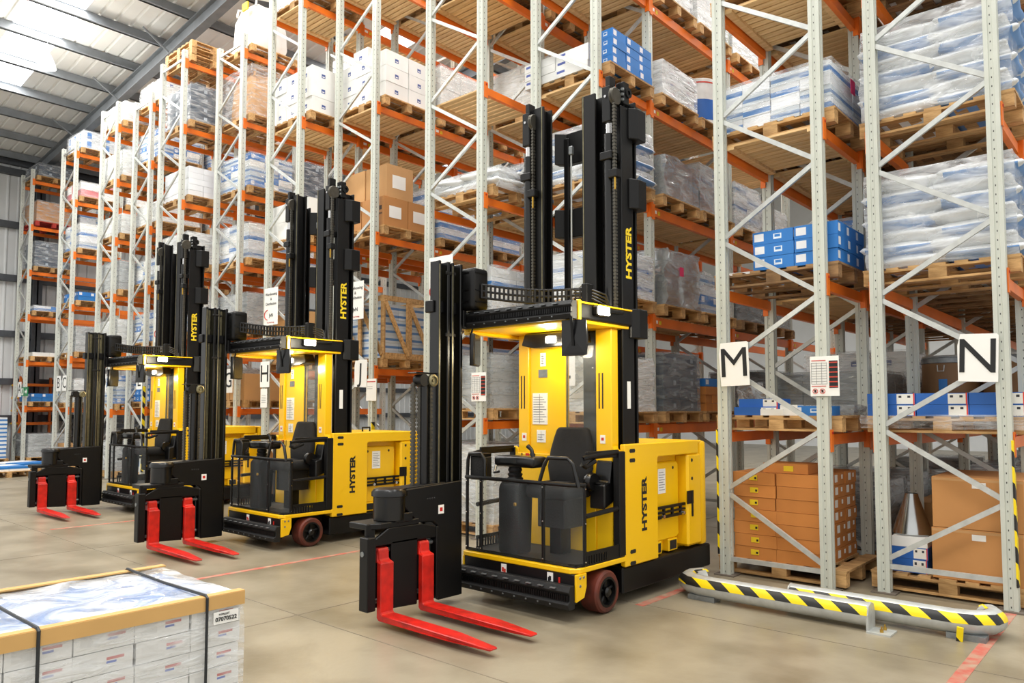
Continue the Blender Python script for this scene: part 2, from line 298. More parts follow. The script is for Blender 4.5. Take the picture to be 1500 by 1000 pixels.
# ------------------------------------------------------------------ turret trucks
def make_truck():
    T = thing('turret_truck', 'x', 'forklift', (-3.04, -2.5, 0), 0, 'yellow turret trucks')
    YL, BK, GL = 'truck_yellow', 'truck_black', 'truck_black_gloss'
    def b(name, m, *a, par=T, bev=.006): return G().box(*a).build(name, m, par, bev)
    # chassis and wheels
    ch = G().box(-.58, .585, .66, 2.2, .09, .3).box(-.42, .42, .06, .7, .13, .34).build('chassis', BK, T, .012)
    for sx in (-1, 1):
        c = (sx*.54, .385, .165)
        wh = G().lathe([(.11, -.085), (.15, -.085), (.165, -.07), (.165, .07), (.15, .085), (.115, .085), (.11, -.085)], c, 0, 36).build('wheel', 'tyre', T, smooth=True)
        G().lathe([(.118, -.07), (.118, sx*.086), (.1, sx*.088), (.096, sx*.045), (.0, sx*.045)], c, 0, 32).build('rim', BK, wh, smooth=True)
        for k in range(5):
            a = k*2*math.pi/5+.3; o = Vector(c)+Vector((sx*.055, 0, 0))
            G().tube([o+Vector((0, .02*math.cos(a), .02*math.sin(a))), o+Vector((0, .105*math.cos(a), .105*math.sin(a)))], .014, 6).build('spoke', BK, wh)
        G().lathe([(.04, 0), (.04, .025), (.025, .04), (.0, .042)] if sx > 0 else [(.0, -.042), (.025, -.04), (.04, -.025), (.04, 0)], (c[0]+sx*.06, c[1], c[2]), 0, 16).build('hub_cap', GL, wh, smooth=True)
    G().lathe([(.12, -.09), (.17, -.08), (.17, .08), (.12, .09)], (0, 1.7, .17), 0, 28).build('drive_wheel', 'tyre', T, smooth=True)
    # platform
    pf = G().prism([(-.6, .0), (.54, .0), (.6, .06), (.6, .7), (-.6, .7)], 2, .352, .392).build('platform', YL, T, .006)
    b('floor_mat', 'rubber', -.57, .57, .04, .62, .392, .4, par=pf, bev=0)
    fp = b('front_plate', BK, -.585, .585, .005, .03, .13, .352)
    for dx in (.0, .48): 
        d = b('decal', 'paper', -.13+dx-.028, -.13+dx+.028, .001, .005, .262, .34, par=fp, bev=0)
    for px, pz in ((-.14, .3), (-.12, .29), (.35, .3), (.34, .29)): b('decal_mark', 'tape_red' if px < 0 else 'ink', px-.01, px+.012, -.001, .001, pz-.02, pz+.014, par=fp, bev=0)
    b('reflector', 'fork_red', .432, .448, .0, .006, .235, .315, par=fp, bev=0)
    for sx in (-1, 1):
        br = G().prism([(.0, .352), (.13, .352), (.13, .25), (.1, .17), (.0, .15)], 0, sx*.585, sx*.605).build('corner_bracket', YL, T, .003)
        for yy, zz in ((.045, .325), (.09, .325), (.045, .265)): G().lathe([(.011, .0), (.009, .006), (0, .006)], (sx*.605, yy, zz), 0, 10).build('bolt', 'galv_dark', br)
    def rail(name, x0, x1, y0, z0, z1):
        h = z1-z0
        r = G().prism([(y0+.02, z0), (y0+.09, z0), (y0+.09, z1), (y0+.035, z1), (y0+.012, z1-.25*h), (y0+.03, z0+.6*h), (y0+.03, z0+.38*h), (y0, z0+.25*h)], 0, x0, x1).build(name, 'rubber', T, .003)
        g = G(); k = int((x1-x0)/.018)
        for i in range(k):
            xx = x0+.01+i*.018; g.box(xx, xx+.009, y0+.014, y0+.034, z0+.38*h, z0+.62*h)
        g.build('gear_teeth', BK, r)
        g = G(); k = int((x1-x0)/.12)
        for i in range(k):
            xx = x0+.05+i*.12; g.box(xx, xx+.05, y0+.004, y0+.03, z1-.16*h, z1-.12*h); g.box(xx, xx+.012, y0-.002, y0+.012, z0+.14*h, z0+.2*h)
        g.build('rail_bolts', 'galv_dark', r)
    rail('traverse_rail', -.6, .585, -.085, .1, .275)
    rail('traverse_rail', -.58, .61, -.075, 2.285, 2.43)
    # overhead guard
    og = G().prism([(-.6, -.0), (.54, .0), (.575, .05), (.575, .8), (-.6, .8)], 2, 2.27, 2.295).build('overhead_guard', YL, T, .004)
    G().prism([(-.6, .02), (.56, .02), (.61, .07), (.61, .8), (-.6, .8)], 2, 2.418, 2.43).build('guard_top', YL, og, .002)
    b('guard_fascia', BK, -.59, .602, .07, .79, 2.295, 2.418, par=og); b('guard_trim', BK, .585, .606, .075, .8, 2.3, 2.41, par=og)
    b('guard_corner', YL, .585, .615, .03, .07, 2.28, 2.44, par=og)
    b('guard_lip', YL, -.6, -.52, .0, .7, 2.24, 2.27, par=og)
    # work lamp on the side of the guard
    wlamp = G().box(.605, .66, .22, .38, 2.33, 2.41).build('work_lamp', BK, T, .012)
    G().box(.655, .675, .225, .375, 2.335, 2.405).build('lamp_lens', 'lamp_on', wlamp, .015, True, 2)
    G().tube([(.63, .36, 2.38), (.63, .62, 2.39)], .016, 8).build('lamp_arm', BK, wlamp)
    cl = G().prism([(-.34, 2.16), (-.3, 2.26), (.3, 2.26), (.34, 2.16), (.2, 2.13), (-.2, 2.13)], 1, .46, .6).build('cab_lamp', GL, T, .01)
    G().box(-.05, .06, .445, .465, 2.165, 2.225).build('lamp_lens', 'lamp_on', cl, .012, True, 2)
    for nm, lx, ly, lz, e in (('work_light', .9, .2, 2.36, 14), ('cab_light', .02, .36, 2.12, 7)):
        l = bpy.data.lights.new(nm, 'POINT'); l.energy = e; l.color = (1, .9, .68); l.shadow_soft_size = .05
        o = bpy.data.objects.new(nm, l); o.location = (lx, ly, lz); o.parent = T; col.objects.link(o)
    # rear wall of the cab
    for nm, x0, x1 in (('cab_pillar', -.505, -.385), ('cab_pillar', .355, .515)):
        p = b(nm, YL, x0, x1, .62, .72, .4, 2.27)
        for dx in (.03, .065): b('slot', 'ink', x0+dx, x0+dx+.012, .618, .625, 1.6, 1.9, par=p, bev=0)
        d = b('decal', 'paper', x0+.045, x0+.095, .616, .62, 1.31, 1.38, par=p, bev=0)
        b('decal_mark', 'tape_red', x0+.057, x0+.082, .615, .617, 1.335, 1.36, par=p, bev=0)
    rp = G().prism([(-.385, .4), (.02, .4), (.02, 2.27), (-.385, 2.27)], 1, .64, .7).build('rear_panel', YL, T, .006)
    G().prism([(-.6, .4), (.355, .4), (.355, 1.2), (-.5, 1.2), (-.505, 1.24), (-.54, 1.26), (-.6, 1.25)], 1, .61, .64).build('lower_panel', YL, T, .004)
    G().prism([(.515, 1.24), (.58, 1.24), (.53, 1.262), (.515, 1.29)], 1, .62, .7).build('pillar_gusset', YL, T)
    for nm, m, x0, x1, z0, z1 in (('document_holder', 'paper', -.35, -.18, 1.46, 1.74), ('notice_plate', 'paper', -.3, -.2, 1.3, 1.41), ('warning_decal', 'paper', -.26, -.2, 1.98, 2.1), ('rating_plate', 'galv_dark', -.28, -.18, 1.88, 1.95)):
        d = b(nm, m, x0, x1, .634, .64, z0, z1, par=rp, bev=0)
        if m == 'paper':
            g = G(); k = int((z1-z0)/.022)
            for i in range(1, k): g.box(x0+.012, x1-.012-(i % 3)*.02*(x1-x0)/.17, .632, .634, z0+i*.022, z0+i*.022+.005)
            g.box(x0+(x1-x0)*.48, x0+(x1-x0)*.5, .632, .634, z0+.01, z1-.01)
            g.build('printed_lines', 'grey_ink', d) if nm != 'warning_decal' else g.build('printed_lines', 'ink', d)
    G().box(.02, .355, .655, .661, 1.2, 2.25).build('rear_window', 'pane', T)
    b('window_edge', 'worn_steel', .02, .032, .645, .67, 1.2, 2.25)
    b('rear_frame', BK, .535, .6, .6, .72, .4, 1.25); b('rear_frame', BK, -.6, -.535, .6, .72, .4, 1.25)
    # cup holder unit
    ch2 = G().prism([(.5, .78), (.66, .84), (.66, 1.17), (.6, 1.17), (.57, 1.0), (.5, .98)], 0, .37, .52).build('storage_bin', GL, T, .01)
    G().lathe([(.05, 0), (.05, .012), (.04, .012), (.04, .0)], (.445, .545, .985), 2, 16).build('cup_rim', BK, ch2)
    # seat
    st = G().box(-.11, .35, .2, .6, .86, .985).build('seat', 'seat_cloth', T, .05, True, 3)
    bk = G()
    prof = [(.98, .2, .56), (1.1, .235, .575), (1.25, .22, .6), (1.36, .19, .615), (1.42, .165, .62), (1.44, .14, .622)]
    rows = []
    for z, hw, yc in prof:
        rows.append([(.12+hw*ux, yc-.06*(1-.35*abs(ux)**3)+uy*.085, z) for ux, uy in [(-1, .5), (-.96, .1), (-.75, 0), (-.3, .05), (.3, .05), (.75, 0), (.96, .1), (1, .5), (.9, .95), (-.9, .95)]])
    nn = 10; bk.add([v for r_ in rows for v in r_], [(i*nn+k, i*nn+(k+1) % nn, (i+1)*nn+(k+1) % nn, (i+1)*nn+k) for i in range(len(rows)-1) for k in range(nn)]+[tuple(range(nn-1, -1, -1)), tuple(range((len(rows)-1)*nn, len(rows)*nn))])
    bk.build('backrest', 'seat_cloth', st, .012, True, 2)
    b('seat_base', 'rubber', -.02, .26, .3, .58, .62, .86, par=st); b('seat_post', BK, .06, .18, .36, .5, .4, .62, par=st)
    G().lathe([(.0, -.03), (.07, -.03), (.08, 0), (.07, .03), (0, .03)], (.39, .5, 1.0), 0, 20).build('recliner', GL, st, smooth=True)
    for k in (-1, 1): b('seat_welt', GL, .12+k*.11-.004, .12+k*.11+.004, .22, .58, .984, .99, par=st, bev=0)
    # steering console
    co = G().prism([(.1, .4), (.28, .4), (.3, .85), (.26, .99), (.14, 1.0), (.1, .95)], 0, -.29, -.06).build('console_column', BK, T, .03, True, 2)
    b('key_switch', 'brass', -.1, -.07, .08, .1, .8, .83, par=co)
    G().lathe([(.06, 0), (.07, .02), (.055, .035), (.065, .055), (.05, .07), (.06, .09), (.05, .12)], (-.18, .2, .995), 2, 18).build('bellows', 'rubber', co, smooth=True)
    hd = G().box(-.34, .1, .1, .3, 1.115, 1.205).build('control_head', GL, T, .03, True, 3)
    b('display', 'mirror_glass', -.26, -.08, .097, .1, 1.15, 1.185, par=hd, bev=0)
    G().tube([(.02, .2, 1.19), (.0, .2, 1.26), (-.04, .2, 1.29)], [.018, .016, .02], 10).build('joystick', GL, hd, smooth=True)
    G().tube([(-.3, .09, 1.12), (-.27, .04, 1.07), (-.21, .03, 1.08)], .012, 8).build('lever', GL, hd, smooth=True)
    for k in range(4): b('pedal_mark', 'fork_red' if k == 1 else 'ink', -.46+k*.05, -.45+k*.05+(.03 if k == 1 else 0), .606, .61, 1.12, 1.2, bev=0, par=hd)
    # clear screens round the platform
    zt = 1.015
    path = [(-.6, .035), (.5, .035), (.555, .05), (.59, .1), (.592, .13)]
    fr = G().tube([(x, y, zt) for x, y in path], .016, 8)
    for i in range(len(path)-1):
        (xa, ya), (xb, yb_) = path[i], path[i+1]
        fr.add([(xa, ya, .395), (xb, yb_, .395), (xb, yb_, .42), (xa, ya, .42), (xa, ya+.008, .395), (xb, yb_+.008, .395), (xb, yb_+.008, .42), (xa, ya+.008, .42)], [(0,1,2,3),(4,5,6,7),(3,2,6,7)])
    fr.build('screen_frame', BK, T, smooth=True)
    for x in (-.58, -.416, .26): 
        p = b('screen_post', BK, x-.014, x+.014, .02, .045, .4, 1.01)
        for zz in (.43, .72, .985): G().lathe([(.007, 0), (.005, -.004), (0, -.004)], (x, .02, zz), 1, 8).build('rivet', 'chrome', p)
    p = b('screen_post', BK, .578, .602, .11, .14, .4, 1.01)
    for zz in (.43, .72, .985): G().lathe([(.006, 0), (.005, .004), (0, .004)], (.602, .125, zz), 0, 8).build('rivet', 'chrome', p)
    G().box(-.58, -.416, .03, .035, .4, 1.0).build('clear_screen', 'screen', T)
    G().box(-.416, .26, .03, .035, .4, 1.0).build('clear_screen', 'screen', T)
    g = G(); pp = [(.26, .032)]+path[1:]
    for i in range(len(pp)-1): g.add([(pp[i][0], pp[i][1], .4), (pp[i+1][0], pp[i+1][1], .4), (pp[i+1][0], pp[i+1][1], 1.0), (pp[i][0], pp[i][1], 1.0)], [(0,1,2,3)])
    g.build('clear_screen', 'screen', T)
    for sx, x0, x1 in ((1, .2, .585), (-1, -.6, -.4)):
        G().tube([(x0, .05, 1.0), (x0+.05 if sx > 0 else x0, .06, 1.16), (x0+.09 if sx > 0 else x0+.02, .06, 1.215), (x1-.1 if sx > 0 else x1-.04, .06, 1.215), (x1-.05 if sx > 0 else x1, .06, 1.17), (x1, .06, 1.0)], .016, 10).build('hand_rail', GL, T, smooth=True)
    bx = b('control_box', 'rubber', -.585, -.41, .07, .16, .99, 1.19); b('box_lid', GL, -.59, -.42, .06, .17, 1.19, 1.22, par=bx)
    for sx in (-1, 1):
        rr = G().tube([(sx*.57, .62, 1.245), (sx*.58, .2, 1.225), (sx*.58, .12, 1.215), (sx*.58, .11, 1.17), (sx*.58, .16, 1.15), (sx*.58, .28, 1.19)], .02, 10).build('side_rail', BK, T, smooth=True)
        G().box(sx*.57-.012, sx*.57+.012, .18, .62, 1.205, 1.265).build('rail_plate', BK, rr, .004)
        G().tube([(sx*.575, .62, .79), (sx*.575, .15, .77)], .02, 8).build('side_bar', BK, T)
        tb = G()
        tb.box(sx*.585-.006, sx*.585+.006, .15, .7, .47, .5).box(sx*.585-.006, sx*.585+.006, .15, .7, .392, .405).box(sx*.585-.006, sx*.585+.006, .42, .7, .4, .475)
        for k in range(8): tb.box(sx*.585-.006, sx*.585+.006, .155+k*.034, .17+k*.034, .4, .475)
        tb.build('toe_guard', BK, T)
    # battery body
    body = G().box(-.6, .47, .72, 2.0, .3, 1.27).build('battery_body', YL, T, .02)
    G().box(-.585, .585, .86, 2.05, 1.27, 1.3).build('battery_lid', YL, body, .01)
    G().tube([(.1, 1.5, 1.3), (.1, 1.5, 1.35), (.1, 1.62, 1.35), (.1, 1.62, 1.3)], .012, 6).build('lid_handle', BK, body)
    sp = G().prism([(.68, .305), (1.2, .305), (1.2, 1.165), (1.215, 1.18), (1.95, 1.18), (1.95, 1.305), (.68, 1.305)], 0, .55, .602).build('side_panel', YL, T, .008)
    for yy, zz in ((.79, 1.25), (.79, 1.17), (.79, .42), (.79, .325)):
        G().prism([(yy-.035, zz-.016), (yy+.035, zz-.016), (yy+.045, zz), (yy+.035, zz+.016), (yy-.035, zz+.016), (yy-.045, zz)], 0, .6025, .604).build('slot', 'ink', sp)
    text('lettering', 'HYSTER', .105, 'ink', sp, (.6035, .975, .79), UPR, .0045, 1.22)
    b('rear_post', YL, .46, .602, 1.74, 2.0, .33, 1.18, bev=.02)
    rc = G().prism([(-.59, 2.0), (.602, 2.0), (.59, 2.12), (.5, 2.2), (-.5, 2.2), (-.59, 2.12)], 2, .31, 1.29).build('rear_cover', YL, T, .03, True, 2)
    for zz in (1.12, .95): G().lathe([(.018, 0), (.012, .004), (0, .004)], (.602, 1.82, zz), 0, 12).build('socket', 'ink', sp)
    b('side_inset', BK, .6, .605, 1.72, 1.84, .72, .84, par=sp, bev=0)
    bt = G().prism([(1.2, .42), (1.66, .42), (1.7, .45), (1.7, 1.09), (1.67, 1.12), (1.2, 1.12)], 0, .46, .525).build('battery_case', YL, T, .012)
    d = b('rating_plate', 'paper', .524, .527, 1.33, 1.46, .84, 1.06, par=bt, bev=0)
    g = G(); [g.box(.527, .528, 1.345, 1.445-(i % 2)*.02, .87+i*.022, .876+i*.022) for i in range(8)]; g.build('printed_lines', 'grey_ink', d)
    for yy in (1.26, 1.6): G().lathe([(.016, 0), (.01, .003), (0, .003)], (.525, yy, 1.06), 0, 12).build('socket', 'ink', bt)
    for y0 in (1.22, 1.5):
        b('fork_pocket', YL, .42, .53, y0, y0+.16, .31, .42, par=bt); b('pocket_opening', 'ink', .5, .532, y0+.02, y0+.14, .325, .405, par=bt, bev=0)
    lb = G()
    lb.box(.55, .575, 1.2, 1.82, .71, .735).box(.55, .575, 1.2, 1.82, .625, .65).box(.55, .575, 1.2, 1.82, .67, .688)
    for k in range(5): lb.box(.55, .575, 1.2+k*.15, 1.225+k*.15, .63, .73)
    lb.box(.575, .61, 1.8, 1.83, .6, .84)
    lb = lb.build('retaining_bar', BK, T, .004)
    for yy in (1.32, 1.68): G().lathe([(.02, 0), (.018, .02), (0, .022)], (.575, yy, .645), 0, 12).build('knob', 'chrome', lb, smooth=True)
    # main mast
    def channel(x0, x1, y0, y1, z0, z1, t=.022):
        return G().box(x0, x1, y0, y0+t, z0, z1).box(x0, x1, y1-t, y1, z0, z1).box((x0+x1)/2-t/2, (x0+x1)/2+t/2, y0+t, y1-t, z0, z1)
    for x0, x1, zt_ in ((-.40, -.27, 4.4), (.167, .31, 4.36)):
        c = channel(x0, x1, .7, .84, .3, zt_).build('mast_channel', BK, T, .004)
        b('wear_strip', 'worn_steel', x1-.022 if x0 < 0 else x0+.012, x1-.014 if x0 < 0 else x0+.02, .697, .7, 2.3, zt_, par=c, bev=0)
    for x0, x1, zt_ in ((-.56, -.42, 4.3), (.4, .54, 4.3)): channel(x0, x1, .8, 1.0, .3, zt_).build('mast_channel', BK, T, .004)
    b('mast_side', BK, .532, .552, .74, .92, .35, 4.2)
    b('decal', 'paper', .552, .555, .8, .85, 1.6, 1.83, bev=0)
    text('lettering', 'HYSTER', .115, 'yellow_label', T, (.5535, .845, 2.93), UPR, .004, 1.12)
    for x in (-.445, .455):
        c = G().tube([(x, .7, .4), (x, .7, 3.95)], .046, 14).build('lift_cylinder', GL, T, smooth=True)
        G().tube([(x, .7, 3.95), (x, .7, 4.12)], .03, 12).build('piston_rod', 'chrome', c, smooth=True)
        b('cylinder_clamp', BK, x-.06, x+.06, .64, .76, 3.72, 3.79, par=c)
        b('chain_block', BK, x-.04, x+.045, .65, .75, 4.05, 4.36, par=c); b('block_cap', BK, x-.01, x+.04, .66, .75, 4.36, 4.45, par=c)
        G().lathe([(.0, -.02), (.07, -.02), (.078, -.012), (.07, 0), (.078, .012), (.07, .02), (0, .02)], (x+.062, .7, 4.27), 0, 24).build('chain_pulley', 'chain_steel', c, smooth=True)
        G().lathe([(.014, 0), (.012, -.01), (0, -.01)], (x, .65, 4.27), 1, 10).build('pulley_pin', 'chrome', c)
        g = G(); z = 2.45
        while z < 4.2:
            g.box(x+.06, x+.085, .66, .69, z, z+.02); g.box(x+.065, x+.08, .664, .686, z+.02, z+.03); z += .03
        g.build('chain', 'chain_steel', c); G().tube([(x+.072, .676, 2.3), (x+.072, .676, 4.2), (x+.05, .69, 4.3)], .01, 6).build('hose', GL, c)
        b('hose_clamp', BK, x+.03, x+.12, .63, .7, 3.55, 3.62, par=c); b('fitting', 'brass', x+.09, x+.105, .63, .65, 3.44, 3.55, par=c)
    for z0, z1 in ((3.9, 4.2), (3.2, 3.47)):
        cm = G().prism([(-.3, .98), (-.24, 1.05), (.36, 1.05), (.45, .95), (.45, .9), (.36, .98), (-.22, .98), (-.3, .9)], 2, z0, z1).build('cross_member', BK, T, .006)
        b('cross_plate', BK, .31, .45, .8, .9, z0, z1, par=cm)
    b('rear_stay', BK, -.235, -.18, .96, 1.0, 2.2, 4.15)
    G().tube([(-.1, .9, 2.4), (-.1, .9, 3.98)], .008, 6).build('lift_cable', 'galv', T); b('cable_end', 'galv_dark', -.12, -.08, .88, .92, 3.95, 4.03)
    for z0, z1 in ((3.93, 4.2), (3.32, 3.58), (2.2, 2.45)):
        G().prism([(.5, .96), (.5, .84), (.57, .84), (.615, .91), (.615, 1.04), (.5, 1.04)], 2, z0, z1).build('mast_bracket', BK, T, .006)
    G().lathe([(.045, -.012), (.045, .012), (.02, .012), (.02, -.012), (.045, -.012)], (.56, .84, 4.33), 0, 16).build('lifting_eye', BK, T)
    for k in range(6): G().lathe([(.016, 0), (.012, -.015), (0, -.015)], (.5+.045*(k % 2), .78, 4.26+.045*(k//2)), 1, 8).build('hydraulic_fitting', 'galv_dark', T)
    b('valve_block', BK, .47, .56, .78, .86, 4.22, 4.42)
    # auxiliary mast
    for y0, y1, m in ((-.38, -.25, BK), (-.23, -.1, BK)):
        c = G().box(-.62, -.6, y0, y1, .12, 2.83).box(-.62, -.51, y0, y0+.03, .12, 2.83).box(-.62, -.51, y1-.03, y1, .12, 2.83).build('auxiliary_mast', GL, T, .005)
        b('wear_strip', 'worn_steel', -.598, -.592, y0+.035, y1-.035, .2, 2.8, par=c, bev=0); b('wear_strip', 'worn_steel', -.512, -.508, y0+.004, y0+.014, .3, 2.8, par=c, bev=0)
    b('mast_tie', BK, -.52, -.508, -.3, -.18, 2.72, 2.75); b('mast_tie', BK, -.52, -.508, -.3, -.18, 2.2, 2.23); b('mast_tie', BK, -.66, -.56, -.4, -.08, 2.4, 2.5)
    mb = G().prism([(-.1, 2.44), (.1, 2.44), (.1, 2.8), (-.1, 2.8)], 0, -.6, -.39).build('traverse_motor_cover', 'truck_black', T, .035, True, 3)
    for zz in (2.6, 2.75, 2.5): b('cover_rib', GL, -.392, -.384, -.07, .07, zz, zz+.012, par=mb, bev=0); b('cover_rib', GL, -.54, -.44, -.105, -.098, zz, zz+.012, par=mb, bev=0)
    for zz in (2.78, 2.62): G().lathe([(.008, 0), (.006, -.004), (0, -.004)], (-.56, -.1, zz), 1, 8).build('rivet', 'chrome', mb)
    G().box(-.64, -.5, -.1, -.06, 2.28, 2.44).build('rail_carriage', BK, T, .005)
    # lift chains and cylinder of the turret
    lc = G().tube([(-.585, -.47, .9), (-.585, -.47, 1.8)], .04, 14).build('turret_cylinder', GL, T, smooth=True)
    for xx, yy in ((-.6, -.57), (-.56, -.425), (-.6, -.5)):
        g = G(); z = .98
        while z < 1.8: g.box(xx-.02, xx+.02, yy-.014, yy+.014, z, z+.022); g.box(xx-.014, xx+.014, yy-.009, yy+.009, z+.022, z+.032); z += .032
        g.build('lift_chain', 'chain_steel', lc)
    G().lathe([(0, -.05), (.05, -.05), (.05, .04), (0, .04)], (-.56, -.52, 1.83), 0, 20).build('chain_roller', BK, lc, smooth=True)
    G().lathe([(.0, 0), (.05, 0), (.05, .03), (.035, .035), (.03, .02), (.012, .02), (.01, .03), (0, .03)], (-.54, -.43, 1.83), 0, 20).build('roller_cap', 'worn_steel', lc, smooth=True)
    b('chain_guard', BK, -.64, -.53, -.6, -.37, 1.885, 1.895, par=lc)
    # turret head, pivot, carriage, forks
    pol = [(-.76, .975), (-.15, 1.005), (-.14, .07), (-.41, .072), (-.415, .66), (-.47, .7), (-.62, .71), (-.69, .765), (-.78, .86), (-.785, .95)]
    th = G().prism(pol, 0, -.5, -.465).build('turret_head', BK, T, .006)
    G().prism(pol, 0, -.68, -.65).build('turret_plate', BK, th, .004)
    G().prism([(-.74, .94), (-.3, .965), (-.3, 1.0), (-.74, .985)], 0, -.65, -.5).build('turret_cover', BK, th, .004)
    b('turret_bridge', BK, -.65, -.5, -.4, -.15, .1, .9, par=th)
    d = b('decal', 'paper', -.465, -.462, -.415, -.355, .755, .825, par=th, bev=0); b('decal_mark', 'fork_red', -.462, -.461, -.4, -.37, .775, .805, par=th, bev=0)
    for yy in (-.53, -.505, -.48, -.455): G().lathe([(.009, 0), (.006, .003), (0, .003)], (-.465, yy, .885), 0, 8).build('bolt', 'ink', th)
    pv = G().lathe([(.0, .75), (.125, .75), (.125, .925), (.14, .93), (.14, .96), (.12, .985), (.0, .99)], (-.57, -.83, 0), 2, 28).build('pivot_housing', GL, T, smooth=True)
    b('pivot_foot', BK, -.6, -.455, -.86, -.69, .73, .8, par=pv)
    G().prism([(-.72, -1.1), (-.5, -1.1), (-.46, -1.0), (-.46, -.62), (-.72, -.62)], 2, .7, .745).build('pivot_arm', BK, T, .006)
    b('arm_cheek', BK, -.52, -.49, -1.11, -1.03, .6, .745)
    cg = G()
    cg.prism([(-1.145, .12), (-1.065, .12), (-1.065, .655), (-1.145, .655)], 0, -.53, -.43)
    cg.prism([(-.445, .09), (-.42, .09), (-.42, .66), (-.445, .66)], 0, -.53, -.45)
    cg.prism([(-1.07, .58), (-.44, .575), (-.43, .66), (-.6, .7), (-.92, .705), (-1.06, .63)], 0, -.49, -.46)
    cg.prism([(-.895, .1), (-.635, .085), (-.635, .6), (-.895, .6)], 0, -.485, -.46)
    cg.prism([(-1.07, .12), (-.44, .09), (-.44, .15), (-1.07, .18)], 0, -.56, -.51)
    cg.prism([(-1.07, .15), (-.44, .12), (-.44, .62), (-1.07, .62)], 0, -.6, -.575)
    cr = cg.build('fork_carriage', BK, T, .006)
    for zz in (.535, .17):
        G().tube([(-.51, -1.14, zz), (-.51, -.42, zz)], .018, 10).build('carriage_shaft', 'galv_dark', cr, smooth=True)
    G().lathe([(.02, 0), (.02, -.006), (0, -.006)], (-.49, -1.145, .535), 1, 14).build('shaft_end', 'galv_dark', cr)
    for yc in (-.975, -.567):
        fk = G().prism([(-.53, .46), (-.53, .56), (-.47, .565), (-.455, .55), (-.45, .48), (-.41, .46), (-.41, .1), (-.395, .09), (.3, .08), (.665, .06), (.665, .045), (.3, .04), (-.44, .04), (-.46, .06), (-.46, .46)], 1, yc-.062, yc+.062)
        fo = fk.build('fork', 'fork_red', T, .006)
        me = fo.data
        for v in me.vertices:           # the blade narrows to a rounded tip and the hook at the top is narrower
            if v.co.x > .6: v.co.y = yc+(v.co.y-yc)*.55
            if v.co.z > .47: v.co.y = yc+(v.co.y-yc)*.78
    # energy chain over the guard and its hoses
    A, Bp = Vector((-.38, .0, 2.6)), Vector((.38, .5, 2.55)); g = G(); n = 24
    dv = (Bp-A)/n; sd = Vector((-dv.y, dv.x, 0)).normalized()*.015
    for i in range(n+1):
        p = A+dv*i; p.z -= .03*math.sin(math.pi*i/n)
        for q in (0,):
            g.add([p-dv*.2+sd+Vector((0,0,-.06)), p+dv*.2+sd+Vector((0,0,-.06)), p+dv*.2-sd+Vector((0,0,-.06)), p-dv*.2-sd+Vector((0,0,-.06)), p-dv*.2+sd+Vector((0,0,.06)), p+dv*.2+sd+Vector((0,0,.06)), p+dv*.2-sd+Vector((0,0,.06)), p-dv*.2-sd+Vector((0,0,.06))], [(0,3,2,1),(4,5,6,7),(0,1,5,4),(1,2,6,5),(2,3,7,6),(3,0,4,7)])
    for dz in (-.055, 0, .055): g.tube([A+dv*i+Vector((0, 0, dz-.03*math.sin(math.pi*i/n))) for i in range(n+1)], .011, 6)
    ec = g.build('energy_chain', 'rubber', T)
    for k in range(4):
        G().tube([Bp+Vector((-.1, -.08, .04-.025*k)), Bp+Vector((.02, .02, .04-.025*k)), Bp+Vector((.1, .1, .0-.03*k)), Bp+Vector((.13, .14, -.14))], .009, 6).build('hose', GL, ec, smooth=True)
    b('chain_anchor', BK, .34, .4, .44, .54, 2.44, 2.64)
    # mirrors
    def mirror(c, rz_, arm):
        o = G().prism([(-.075, -.11), (.075, -.11), (.085, 0), (.075, .11), (-.075, .11), (-.085, 0)], 1, -.02, .02).build('mirror', GL, T, .012, True, 2, loc=c, rot=(0, 0, rz_)); o.scale = (1.3, 1, 1.25)
        G().box(-.065, .065, .02, .024, -.1, .1).build('mirror_glass', 'mirror_glass', o)
        G().add([(-.08, -.018, -.11), (.08, -.018, -.11), (.08, -.018, .11), (-.08, -.018, .11), (0, -.032, .0)], [(0,1,4),(1,2,4),(2,3,4),(3,0,4)]).build('mirror_back', GL, o)
        G().tube(arm, .009, 6).build('mirror_arm', BK, o)
    mirror((.6, .0, 2.14), R(10), [(0, -.03, -.05), (0, -.06, .12), (-.03, .02, .16)])
    mirror((-.46, -.0, 2.1), R(-62), [(0, -.03, -.1), (-.02, -.05, .1), (0, .0, .2)])
    return T
t1 = make_truck(); t1['label'] = 'nearest yellow and black turret truck, in front of the rack marked M'
t2 = copy_tree(t1); t2.location = (-3.04-4.2, -2.5+.1, 0); t2['label'] = 'middle yellow and black turret truck, between the other two trucks'
t3 = copy_tree(t1); t3.location = (-3.04-8.5, -2.5+.28, 0); t3['label'] = 'farthest yellow and black turret truck, leftmost of the three'

